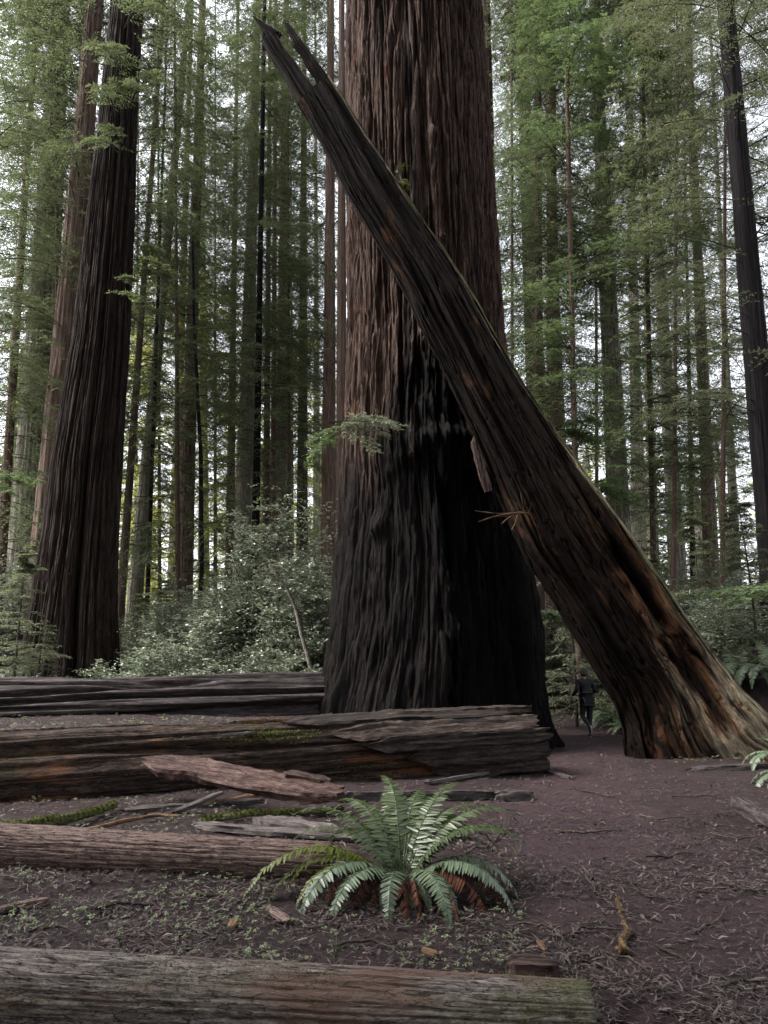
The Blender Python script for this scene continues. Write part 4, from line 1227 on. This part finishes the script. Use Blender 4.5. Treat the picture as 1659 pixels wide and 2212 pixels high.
stick('dead_stem', 'pale arching dead stem with a mossy bend in front of the tallest glossy shrub', [at(675, 1462, 17.8), at(660, 1400, 17.8), at(640, 1320, 17.8), at(622, 1270, 17.7), at(600, 1243, 17.6), at(582, 1222, 17.6)], 0.06, M_PALEWOOD, 'dead stem', taper=0.4)
stick('curved_pole', 'curved black pole of a young tree left of the shrubs', [at(431, 1330, 30), at(436, 1200, 30), at(434, 1000, 30), at(427, 850, 30), at(420, 700, 30), at(417, 500, 30)], 0.11, M_BLACK, 'tree', wob=0.004)

# ------------------------------------------------------------------ fallen pieces on the ground
def gplank(label, u0, v0, u1, v1, w, t, seed, mat=None, name='weathered_plank', dz=0.03, dz1=None, **k):
    return plank(name, label, gpt(u0, v0, dz), gpt(u1, v1, dz if dz1 is None else dz1), w, t, seed, mat or M_PLANK, 'plank', **k)
plank('bark_slab', 'long reddish slab of split wood lying against the big rotten log', at(305, 1648, 9.35), at(735, 1712, 8.6), 0.34, 0.13, 1100, M_SLAB, 'slab', roll=0.5, taper=(0.2, 0.5), rag=0.1)
plank('bark_slab', 'small reddish chunk lying on the lower end of the long slab', at(610, 1672, 8.9), at(712, 1690, 8.75), 0.2, 0.1, 1101, M_SLAB, 'slab', taper=(0.3, 0.3))
gplank('straight grey board ending in a broken tip behind the big fern', 690, 1722, 1075, 1718, 0.2, 0.13, 1102, dz=0.05)
gplank('short broken board end right of the straight grey board', 1070, 1722, 1148, 1718, 0.16, 0.14, 1103, dz=0.05)
gplank('dark splinter propped up against the lower big log', 375, 1755, 480, 1712, 0.12, 0.05, 1104, dz=0.03, dz1=0.22)
gplank('long dark board behind the propped splinter', 270, 1752, 560, 1728, 0.16, 0.06, 1105)
gplank('narrow brown splinter right of the propped one', 440, 1738, 560, 1716, 0.06, 0.04, 1106, mat=M_TANWOOD)
gplank('flat grey board with flaking ends left of the fern', 420, 1782, 775, 1812, 0.17, 0.06, 1107)
gplank('grooved driftwood like log piece touching the fern at left', 555, 1778, 740, 1808, 0.2, 0.16, 1108)
gplank('dark board lying deep under the rotten log at left', 40, 1722, 330, 1706, 0.14, 0.08, 1109)
gplank('dark splinter below the right end of the rotten log', 930, 1690, 1105, 1660, 0.1, 0.05, 1110)
gplank('thin splinter sticking out under the split slabs', 880, 1672, 1010, 1660, 0.06, 0.04, 1111)
gplank('black splinter on the path edge right of the split slabs', 1165, 1660, 1232, 1680, 0.12, 0.06, 1112, mat=M_LOGD)
gplank('half buried dark board on the ground right of the path', 1490, 1663, 1665, 1655, 0.2, 0.1, 1113)
gplank('dark rotten stick piece at the right edge', 1580, 1730, 1680, 1778, 0.15, 0.15, 1114, mat=M_LOGD, dz=0.09)
gplank('orange wood chip lying left of the fern', 870 - 292, 1960, 622, 1990, 0.075, 0.03, 1115, mat=M_LOGB)
gplank('tiny orange wood chip left of the larger chip', 498, 2002, 510, 1985, 0.05, 0.02, 1116, mat=M_TANWOOD)
gplank('tan split stick at the left edge on the sorrel patch', -10, 1968, 100, 1943, 0.07, 0.04, 1117, mat=M_LOGB)
gplank('reddish torn stump piece behind the right end of the border log', 1095, 2092, 1205, 2098, 0.22, 0.12, 1118, mat=M_SLAB)
gplank('brown chip lying between the fern and the border log', 912, 2052, 945, 2062, 0.05, 0.02, 1119, mat=M_TANWOOD)
gplank('small tan sliver right of the fern on the duff', 1162, 2030, 1180, 2052, 0.03, 0.015, 1120, mat=M_TANWOOD)
gplank('thin board on top of the rotten log near the giant', 480, 1590, 720, 1562, 0.13, 0.04, 1121, dz=0.74)
stick('mossy_branch', 'mossy branch leaning over the left end of the smooth log', [gpt(-30, 1800, 0.2), gpt(60, 1786, 0.14), gpt(150, 1765, 0.1), gpt(250, 1742, 0.06)], 0.075, M_MOSSY, 'branch', taper=0.5)
stick('mossy_branch', 'thin bright mossy branch lying left of the fern', [gpt(440, 1772, 0.05), gpt(540, 1758, 0.06), gpt(640, 1752, 0.05), gpt(740, 1750, 0.06)], 0.034, M_MOSSY, 'branch')
stick('brown_branch', 'bent brown stick between the mossy branch and the flat board', [gpt(175, 1797, 0.04), gpt(260, 1775, 0.05), gpt(340, 1758, 0.06), gpt(392, 1764, 0.04)], 0.026, M_TANWOOD, 'branch')
stick('lichen_stick', 'short crooked stick spotted with orange lichen on the path', [gpt(1338, 2062, 0.03), gpt(1352, 2040, 0.035), gpt(1354, 2000, 0.035), gpt(1345, 1965, 0.03), gpt(1343, 1952, 0.03)], 0.024, M_LICHEN, 'stick', taper=0.8, k=14, wob=0.12)

TW = 'thin dark twigs scattered on the ground'
g = np.random.default_rng(1200)
TWP = [[(1265, 1888), (1283, 1920), (1290, 1935)], [(1360, 1900), (1370, 1922), (1420, 1942), (1458, 1950)], [(1215, 2020), (1260, 2002), (1340, 2010)], [(1240, 2080), (1300, 2055), (1385, 2148)], [(1310, 2058), (1360, 2068), (1400, 2100)], [(1300, 2200), (1330, 2185), (1380, 2188)], [(1500, 2010), (1540, 1990), (1570, 1962)], [(1555, 1905), (1620, 1925), (1655, 1922)], [(1200, 1795), (1290, 1800), (1340, 1790)], [(1395, 1850), (1450, 1848), (1505, 1840)], [(0, 1890), (50, 1905), (65, 1930)], [(640, 1895), (650, 1880), (682, 1876)], [(430, 1935), (480, 1930), (520, 1945)], [(205, 1965), (260, 1950), (330, 1955)], [(1450, 1720), (1500, 1722), (1560, 1718)], [(1230, 1705), (1290, 1712), (1330, 1722)], [(1010, 1850), (1080, 1800), (1110, 1770)], [(60, 2010), (130, 2000), (170, 2015)], [(720, 2040), (790, 2030), (850, 2038)], [(1420, 2040), (1480, 2075), (1500, 2100)], [(1560, 2130), (1600, 2115), (1650, 2120)], [(1120, 1990), (1180, 2000), (1240, 2045)], [(1380, 1760), (1420, 1770), (1480, 1765)], [(1540, 1800), (1590, 1812), (1640, 1806)]]
for i, pts in enumerate(TWP):
    stick('thin_twig', 'thin dark twig lying loose on the forest floor', [gpt(u, v, 0.03) for u, v in pts], 0.009 + 0.005 * g.random(), M_TWIG, 'twig', TW, seed=1300 + i, k=5, wob=0.08)

# ------------------------------------------------------------------ ground cover in masses
def scatter(n, g, y0=2.2, y1=19.0, power=1.0):
    """points in the wedge the path and clearing fill, about even in the picture"""
    u = g.uniform(-120, 1780, n)
    v = 1480 + (2330 - 1480) * g.random(n) ** power
    xc, yc = (u - CX) / FOC, (CY - v) / FOC
    t = -CAM_Z / (SP + yc * CP)
    X, Y = xc * t, t * (CP - yc * SP)
    X += g.normal(0, 0.15, n)
    Y += g.normal(0, 0.15, n)
    ok = (Y < y1) & (Y > y0)
    return X[ok], Y[ok]

def litter():
    g = np.random.default_rng(1400)
    mx = Mix()
    X, Y = scatter(90000, g)
    k_ = g.random(len(X)) < 0.25 + 0.75 * sst(0.38, 0.6, fbm(X * 1.7, Y * 1.7, 0, 1401, 4))
    X, Y = X[k_], Y[k_]
    n = len(X)
    a = g.uniform(0, 2 * math.pi, n)
    L = g.gamma(2.2, 0.018, n) + 0.015
    w = g.uniform(0.0012, 0.0035, n) * (1 + 0.12 * Y)
    big = g.random(n) < 0.08
    w[big] *= 2.6
    dx, dy = np.cos(a), np.sin(a)
    bow = g.normal(0, 0.22, n) * L
    z0 = ground_z(X, Y) + 0.012 + g.random(n) * 0.014
    tz = g.normal(0, 0.12, n) * L
    pts = []
    for s in (-0.5, 0.0, 0.5):
        off = bow * (1 - 4 * s * s)
        for sg in (1, -1):
            wd = w * (1 if s == 0 else 0.45)
            pts.append(np.stack([X + dx * L * s - dy * (off + sg * wd), Y + dy * L * s + dx * (off + sg * wd), z0 + tz * 2 * s + 0.25 * np.abs(bow) * (1 - 4 * s * s)], -1))
    V = np.stack(pts, 1).reshape(-1, 3)
    f = np.array([[0, 1, 3, 2], [2, 3, 5, 4]])
    F = (f[None] + (np.arange(n) * 6)[:, None, None]).reshape(-1, 4)
    tone = np.clip(g.random(n) ** 2.4 * 0.9 + 0.1 * big, 0, 1)
    mx.add(V, F, 0, np.repeat(tone, 6))
    return mx.mesh('fallen_needles', [M_LITTER], smooth=False)
tag(put('fallen_needles', litter()), kind='stuff')

def sorrel():
    g = np.random.default_rng(1500)
    mx = Mix()
    def leafset(X, Y, size, zoff):
        size = size * 1.15
        n = len(X)
        z = ground_z(X, Y) + zoff
        tone0 = np.clip(g.normal(0.5, 0.22, n), 0, 1)
        az0 = g.uniform(0, 6.28, n)
        tl = g.normal(0, 0.25, (n, 2))
        for k in range(3):
            a = az0 + k * 2.094
            pts = [np.stack([X, Y, z], -1)]
            for aa, rr in ((-0.62, 0.75), (-0.4, 1.05), (0, 0.82), (0.4, 1.05), (0.62, 0.75)):
                px, py = np.cos(a + aa) * rr * size, np.sin(a + aa) * rr * size
                pts.append(np.stack([X + px, Y + py, z + tl[:, 0] * px + tl[:, 1] * py + (0.12 * size if aa == 0 else -0.15 * size)], -1))
            V = np.stack(pts, 1).reshape(-1, 3)
            F = np.arange(n * 6).reshape(-1, 6)
            mx.add(V, F, 0, np.repeat(tone0, 6))
    # foreground patch between border log and smooth log, and the strip behind it
    n = 1800
    u, v = g.uniform(-120, 1000, n), g.uniform(1872, 2085, n)
    dens = sst(0.36, 0.62, fbm(u * 0.012, v * 0.03, 0, 1501, 3)) * (1 - 0.75 * sst(560, 850, u)) * (0.35 + 0.65 * (1 - np.abs(v - 1950) / 160))
    ok = g.random(n) < dens
    P = np.array([at_z(a, b) for a, b in zip(u[ok], v[ok])])
    leafset(P[:, 0], P[:, 1], g.uniform(0.010, 0.021, len(P)), g.uniform(0.02, 0.07, len(P)))
    n = 900
    u, v = g.uniform(-50, 760, n), g.uniform(1735, 1830, n)
    ok = g.random(n) < 0.75 * sst(0.4, 0.65, fbm(u * 0.012, v * 0.04, 0, 1507, 3))
    P = np.array([at_z(a, b) for a, b in zip(u[ok], v[ok])])
    leafset(P[:, 0], P[:, 1], g.uniform(0.012, 0.022, len(P)), g.uniform(0.02, 0.08, len(P)))
    n = 260
    u, v = g.uniform(860, 1130, n), g.uniform(1850, 2080, n)
    P = np.array([at_z(a, b) for a, b in zip(u, v)])
    leafset(P[:, 0], P[:, 1], g.uniform(0.01, 0.018, n), g.uniform(0.02, 0.05, n))
    # on the duff behind the rotten log, at the foot of the leaning log, before the border log
    n = 420
    u, v = g.uniform(-50, 620, n), g.uniform(1553, 1585, n)
    P = np.array([at_z(a, b, 0.7) for a, b in zip(u, v)])
    leafset(P[:, 0], P[:, 1], g.uniform(0.02, 0.035, n), g.uniform(0.03, 0.1, n))
    n = 80
    u, v = g.uniform(1450, 1660, n), g.uniform(1630, 1652, n)
    P = np.array([at_z(a, b) for a, b in zip(u, v)])
    leafset(P[:, 0], P[:, 1], g.uniform(0.015, 0.035, n), g.uniform(0.03, 0.08, n))
    for u_, v_, m in ((55, 2160, 7), (105, 2150, 5), (210, 2170, 9), (160, 2180, 5), (650, 2195, 2), (25, 2190, 6)):
        P = np.array([at_z(u_ + g.normal(0, 12), v_ + g.normal(0, 9), 0.0) for _ in range(m)])
        leafset(P[:, 0], np.minimum(P[:, 1] - 0.1, 3.55), g.uniform(0.010, 0.018, m), g.uniform(0.03, 0.1, m) + 0.1)
    return mx.mesh('ground_sorrel', [M_CLOVER], smooth=False)
tag(put('ground_sorrel', sorrel()), kind='stuff')

def duff_leaves():
    """needle litter heaped on the tops of the fallen logs and between them"""
    g = np.random.default_rng(1600)
    n = 16000
    s = g.uniform(0.2, 10.6, n)
    d = np.abs(g.normal(0.05, 0.5, n)) + 0.02
    X = LOG2_A[0] + _ld[0] * s + _ln[0] * d
    Y = LOG2_A[1] + _ld[1] * s + _ln[1] * d
    dome = 0.24 + 0.022 * s + np.sqrt(np.maximum(0.55 ** 2 - d ** 2, 0)) * 0.95
    Z = np.maximum(dome, ground_z(X, Y)) + g.random(n) * 0.03
    a = g.uniform(0, 6.28, n)
    L = g.gamma(2.2, 0.022, n) + 0.02
    w = g.uniform(0.002, 0.006, n)
    c, sn = np.cos(a), np.sin(a)
    tz = g.normal(0, 0.05, n) * L
    V = np.stack([np.stack([X - c * L / 2 - sn * w, Y - sn * L / 2 + c * w, Z - tz], -1), np.stack([X - c * L / 2 + sn * w, Y - sn * L / 2 - c * w, Z - tz], -1), np.stack([X + c * L / 2 + sn * w, Y + sn * L / 2 - c * w, Z + tz], -1), np.stack([X + c * L / 2 - sn * w, Y + sn * L / 2 + c * w, Z + tz], -1)], 1).reshape(-1, 3)
    mx = Mix()
    mx.add(V, np.arange(4 * n).reshape(-1, 4), 0, np.repeat(g.random(n) ** 2.5 * 0.8, 4))
    return mx.mesh('needle_debris', [M_LITTER], smooth=False)
tag(put('needle_debris', duff_leaves()), kind='stuff')

GR = 'small grass tufts beside the path'
def tuft(label, u, v, h, seed):
    g = np.random.default_rng(seed)
    mx = Mix()
    for k in range(9):
        a, l = g.uniform(0, 6.28), h * g.uniform(0.5, 1.1)
        t = np.linspace(0, 1, 6)
        lean = g.uniform(0.15, 0.8)
        P = np.stack([np.cos(a) * lean * l * t ** 1.6, np.sin(a) * lean * l * t ** 1.6, l * t * (1 - 0.35 * lean * t)], -1)
        V, F = tubes(P[None], 0.0028 * (1.05 - t)[None], 3)
        mx.add(V, F, 0, g.random())
    o = put('grass_tuft', mx.mesh('grass_tuft', [M_CLOVER]), loc=gpt(u, v))
    tag(o, label, 'grass tuft', GR)
tuft('small grass tuft right of the fern near the path, upper one', 1085, 1790, 0.12, 1701)
tuft('grass tuft with upright blades right of the fern, lower one', 1118, 1850, 0.16, 1702)
tuft('tall single blades of grass between fern and border log', 725, 2075, 0.22, 1703)
tuft('grass tuft bending over the border log', 575, 2090, 0.12, 1704)

# ------------------------------------------------------------------ runner
def skin(name, verts, edges, radii, mats, parent, root=0, sub=1):
    me = bpy.data.meshes.new(name)
    me.from_pydata([tuple(v) for v in verts], edges, [])
    me.materials.append(mats)
    o = put(name, me, parent)
    sk = o.modifiers.new('skin', 'SKIN')
    sk.use_smooth_shade = True
    o.modifiers.new('smooth', 'SUBSURF').levels = sub
    o.modifiers['smooth'].render_levels = sub + 1
    for v, r in zip(me.skin_vertices[0].data, radii):
        v.radius = r if isinstance(r, tuple) else (r, r)
    me.skin_vertices[0].data[root].use_root = True
    return o

def flat(name, c, rough=0.8):
    m, nt = new_mat(name)
    n = N(nt)
    v = n.noise(n.obj((1, 1, 1)), 60, 5, 0.6)
    n.out(n.pbr(n.mix(v, tuple(0.7 * x for x in c), tuple(1.3 * x for x in c)), rough, n.bump(v, 0.2, 0.004)))
    return m
M_SKIN = flat('runner_skin', (0.42, 0.24, 0.17), 0.55)
M_JACK = flat('black_jacket', (0.006, 0.0065, 0.009))
M_LEGG = flat('dark_leggings', (0.018, 0.019, 0.024))
M_HAIR = flat('dark_hair', (0.015, 0.011, 0.009), 0.6)
M_SHOE = flat('dark_shoe', (0.05, 0.05, 0.055))
M_SOLE = flat('white_sole', (0.6, 0.58, 0.55))

rp = gpt(1272, 1592)
run = empty('person', tuple(rp), (0, 0, R(8)))
tag(run, 'runner in black jacket and dark leggings seen from behind on the path', 'person')
# joints: X right, Y away from the viewer, Z up
J = dict(pel=(0, 0, 0.93), ab=(0.0, 0.03, 1.08), ch=(-0.01, 0.07, 1.27), shb=(-0.01, 0.09, 1.40), nk=(0, 0.10, 1.47), hd=(0.0, 0.13, 1.565), hd2=(0.0, 0.145, 1.64),
         ls=(-0.19, 0.08, 1.385), le=(-0.27, -0.05, 1.18), lw=(-0.36, 0.08, 1.03), rs=(0.18, 0.08, 1.385), re=(0.27, -0.03, 1.15), rw=(0.19, 0.2, 1.12),
         lh=(-0.09, 0, 0.90), lk=(-0.10, 0.10, 0.52), la=(-0.08, -0.26, 0.30), rh=(0.09, 0, 0.90), rk=(0.07, 0.05, 0.49), ra=(0.05, -0.02, 0.09))
def chain(keys_r, edges):
    ks = list(keys_r)
    return [J[k] for k in ks], [(ks.index(a), ks.index(b)) for a, b in edges], [keys_r[k] for k in ks]
hand = {}
def fingers(w, d, up, side):
    """palm and five bent fingers rooted at the wrist w"""
    d, up, side = (np.array(q, float) / np.linalg.norm(q) for q in (d, up, side))
    w = np.array(w)
    pts, ed, rad = [w + d * 0.045, w + d * 0.085], [(0, 1)], [(0.022, 0.034), (0.02, 0.036)]
    for i, (o, l) in enumerate(((-0.032, 0.062), (-0.011, 0.074), (0.011, 0.07), (0.03, 0.056))):
        b = len(pts)
        p1 = w + d * 0.105 + side * o
        p2 = p1 + (d * 0.75 - up * 0.5) * l * 0.55
        p3 = p2 + (d * 0.1 - up * 0.95) * l * 0.5
        pts += [p1, p2, p3]
        rad += [0.0095, 0.0085, 0.0065]
        ed += [(1, b), (b, b + 1), (b + 1, b + 2)]
    b = len(pts)
    p1 = w + d * 0.055 - side * 0.04
    p2 = p1 + (d * 0.7 - side * 0.5 - up * 0.3) * 0.035
    p3 = p2 + (d * 0.9 - up * 0.4) * 0.03
    pts += [p1, p2, p3]
    rad += [0.012, 0.0105, 0.008]
    ed += [(0, b), (b, b + 1), (b + 1, b + 2)]
    return pts, ed, rad
J.update(earl=(-0.086, 0.13, 1.575), earr=(0.086, 0.13, 1.575), nose=(0.0, 0.245, 1.565))
br = dict(earl=(0.012, 0.026), earr=(0.012, 0.026), nose=0.017, pel=0.105, ab=0.1, ch=0.12, shb=0.1, nk=0.052, hd=(0.082, 0.095), hd2=(0.078, 0.09), ls=0.052, le=0.036, lw=0.025, rs=0.052, re=0.036, rw=0.025, lh=0.078, lk=0.05, la=0.032, rh=0.078, rk=0.05, ra=0.032)
be = [('hd', 'earl'), ('hd', 'earr'), ('hd', 'nose'), ('pel', 'ab'), ('ab', 'ch'), ('ch', 'shb'), ('shb', 'nk'), ('nk', 'hd'), ('hd', 'hd2'), ('shb', 'ls'), ('ls', 'le'), ('le', 'lw'), ('shb', 'rs'), ('rs', 're'), ('re', 'rw'), ('pel', 'lh'), ('lh', 'lk'), ('lk', 'la'), ('pel', 'rh'), ('rh', 'rk'), ('rk', 'ra')]
v, e, r = chain(br, be)
ks = list(br)
for wk, dd, up, sd in (('lw', (-0.35, 0.8, -0.3), (0, 0.3, 1), (0.9, 0.4, 0)), ('rw', (-0.5, 0.75, 0.3), (0.2, -0.2, 1), (-0.8, -0.5, 0))):
    p_, e_, r_ = fingers(J[wk], dd, up, sd)
    b0 = len(v)
    v += [tuple(q) for q in p_]
    e += [(ks.index(wk), b0)] + [(a + b0, b + b0) for a, b in e_]
    r += r_
skin('body', v, e, r, M_SKIN, run, ks.index('pel'))
# face: nose, ears (the head is seen from behind)
J['hem'] = (0.0, -0.01, 0.84)
jr = dict(hem=(0.165, 0.14), ab=0.15, pel=(0.168, 0.145), ch=(0.185, 0.15), shb=0.13, nk=0.07, ls=0.078, le=0.058, lw=0.04, rs=0.078, re=0.058, rw=0.04)
je = [('hem', 'pel'), ('pel', 'ab'), ('ab', 'ch'), ('ch', 'shb'), ('shb', 'nk'), ('shb', 'ls'), ('ls', 'le'), ('le', 'lw'), ('shb', 'rs'), ('rs', 're'), ('re', 'rw')]
skin('jacket', *chain(jr, je), M_JACK, run, list(jr).index('pel'))
lr = dict(pel=0.135, lh=0.115, lk=0.074, la=0.046, rh=0.115, rk=0.074, ra=0.046)
skin('leggings', *chain(lr, [('pel', 'lh'), ('lh', 'lk'), ('lk', 'la'), ('pel', 'rh'), ('rh', 'rk'), ('rk', 'ra')]), M_LEGG, run, 0)
hth, hph = np.linspace(0, 2 * math.pi, 20, endpoint=False), np.linspace(0.02, math.pi * 0.72, 14)
HT, HP = np.meshgrid(hth, hph)
hrr = 1 + 0.12 * (fbm(np.cos(HT) * 3, np.sin(HT) * 3, HP * 3, 1900, 3) - 0.5)
hair = put('hair', mesh_np('hair', np.stack([0.1 * hrr * np.sin(HP) * np.cos(HT), 0.112 + 0.108 * hrr * np.sin(HP) * np.sin(HT) - 0.03 * (HP > 1.6), 1.615 + 0.125 * hrr * np.cos(HP)], -1), [grid_faces(20, 14, True)], M_HAIR), run)
def shoe(a, toe, heel, up):
    a, toe, heel, up = map(np.array, (a, toe, heel, up))
    pts = [a + up * -0.02, heel, (heel + toe) / 2, toe]
    s = skin('shoe', [tuple(p) for p in pts], [(0, 1), (1, 2), (2, 3)], [0.042, 0.042, 0.044, 0.032], M_SHOE, run, 2)
    so_ = skin('sole', [tuple(p - up * 0.036) for p in (heel, (heel + toe) / 2, toe)], [(0, 1), (1, 2)], [(0.014, 0.044), (0.014, 0.046), (0.012, 0.036)], M_SOLE, None, 1)
    so_.parent = s
shoe((0.05, -0.02, 0.09), (0.07, 0.16, 0.05), (0.05, -0.05, 0.055), (0, 0, 1))
shoe((-0.08, -0.26, 0.30), (-0.08, -0.33, 0.12), (-0.08, -0.33, 0.30), (0, 1, 0.15))


def moss_on(o, name, mask, n, seed, h=0.012, label=None):
    """fine moss blades rooted on the surface of o (its own local frame) where mask(x, y, z, nz) says so"""
    g = np.random.default_rng(seed)
    me = o.data
    co = np.empty(len(me.vertices) * 3, np.float32)
    me.vertices.foreach_get('co', co)
    co = co.reshape(-1, 3)
    nr = np.empty(len(me.vertices) * 3, np.float32)
    me.vertices.foreach_get('normal', nr)
    nr = nr.reshape(-1, 3)
    w = mask(co, nr)
    w = np.clip(w, 0, None)
    i = g.choice(len(co), n, p=w / w.sum())
    P = co[i] + g.normal(0, 0.012, (n, 3))
    P -= nr[i] * ((P - co[i]) * nr[i]).sum(-1, keepdims=True)
    a = g.uniform(0, 6.28, n)
    d = unit(nr[i] + 0.7 * g.normal(0, 1, (n, 3)))
    sd = unit(np.cross(d, g.normal(0, 1, (n, 3))))
    hh = h * g.uniform(0.5, 1.6, n)[:, None]
    V = np.stack([P - sd * hh * 0.22, P + sd * hh * 0.22, P + d * hh], 1).reshape(-1, 3)
    mx = Mix()
    mx.add(V, np.arange(3 * n).reshape(-1, 3), 0, np.repeat(g.random(n), 3))
    c = put(name, mx.mesh(name, [M_MOSS], smooth=False), o)
    c['kind'] = 'stuff'
M_MOSS = leaf_mat('moss_blades', (0.03, 0.04, 0.01), (0.14, 0.155, 0.045), 0.8, 0.1, 0.1)
def m1(co, nr):
    f = fbm(co[:, 0] * 2.2, co[:, 1] * 7, co[:, 2] * 9, 1801, 4)
    return sst(0.45, 0.72, f) * sst(-0.3, 0.2, nr[:, 2]) * (0.25 + (nr[:, 1] < 0) * 1.0)
moss_on(bpy.data.objects['border_log'], 'moss', m1, 9000, 1802, 0.008)
lb = rl.children[0]
def m2(co, nr):
    f = fbm(co[:, 0] * 1.1, co[:, 1] * 3, co[:, 2] * 3, 1811, 4)
    return sst(0.45, 0.6, f) * sst(0.15, 0.5, nr[:, 2]) * (1 - sst(0.75, 0.95, nr[:, 2])) * (nr[:, 1] < 0.1) * sst(4.5, 6.5, co[:, 0]) * (1 - sst(9.6, 10.4, co[:, 0]))
moss_on(lb, 'moss', m2, 9000, 1812, 0.022)
for o in [q for q in bpy.data.objects if q.name.startswith('mossy_branch')]:
    moss_on(o, 'moss', lambda co, nr: sst(0.4, 0.6, fbm(co[:, 0] * 3, co[:, 1] * 9, co[:, 2] * 9, 1821, 3)) * sst(-0.2, 0.4, nr[:, 2]), 3500, 1822, 0.02)
moss_on(mm, 'moss', lambda co, nr: sst(-0.4, 0.3, nr[:, 2]) + 0.1, 1500, 1830, 0.03)
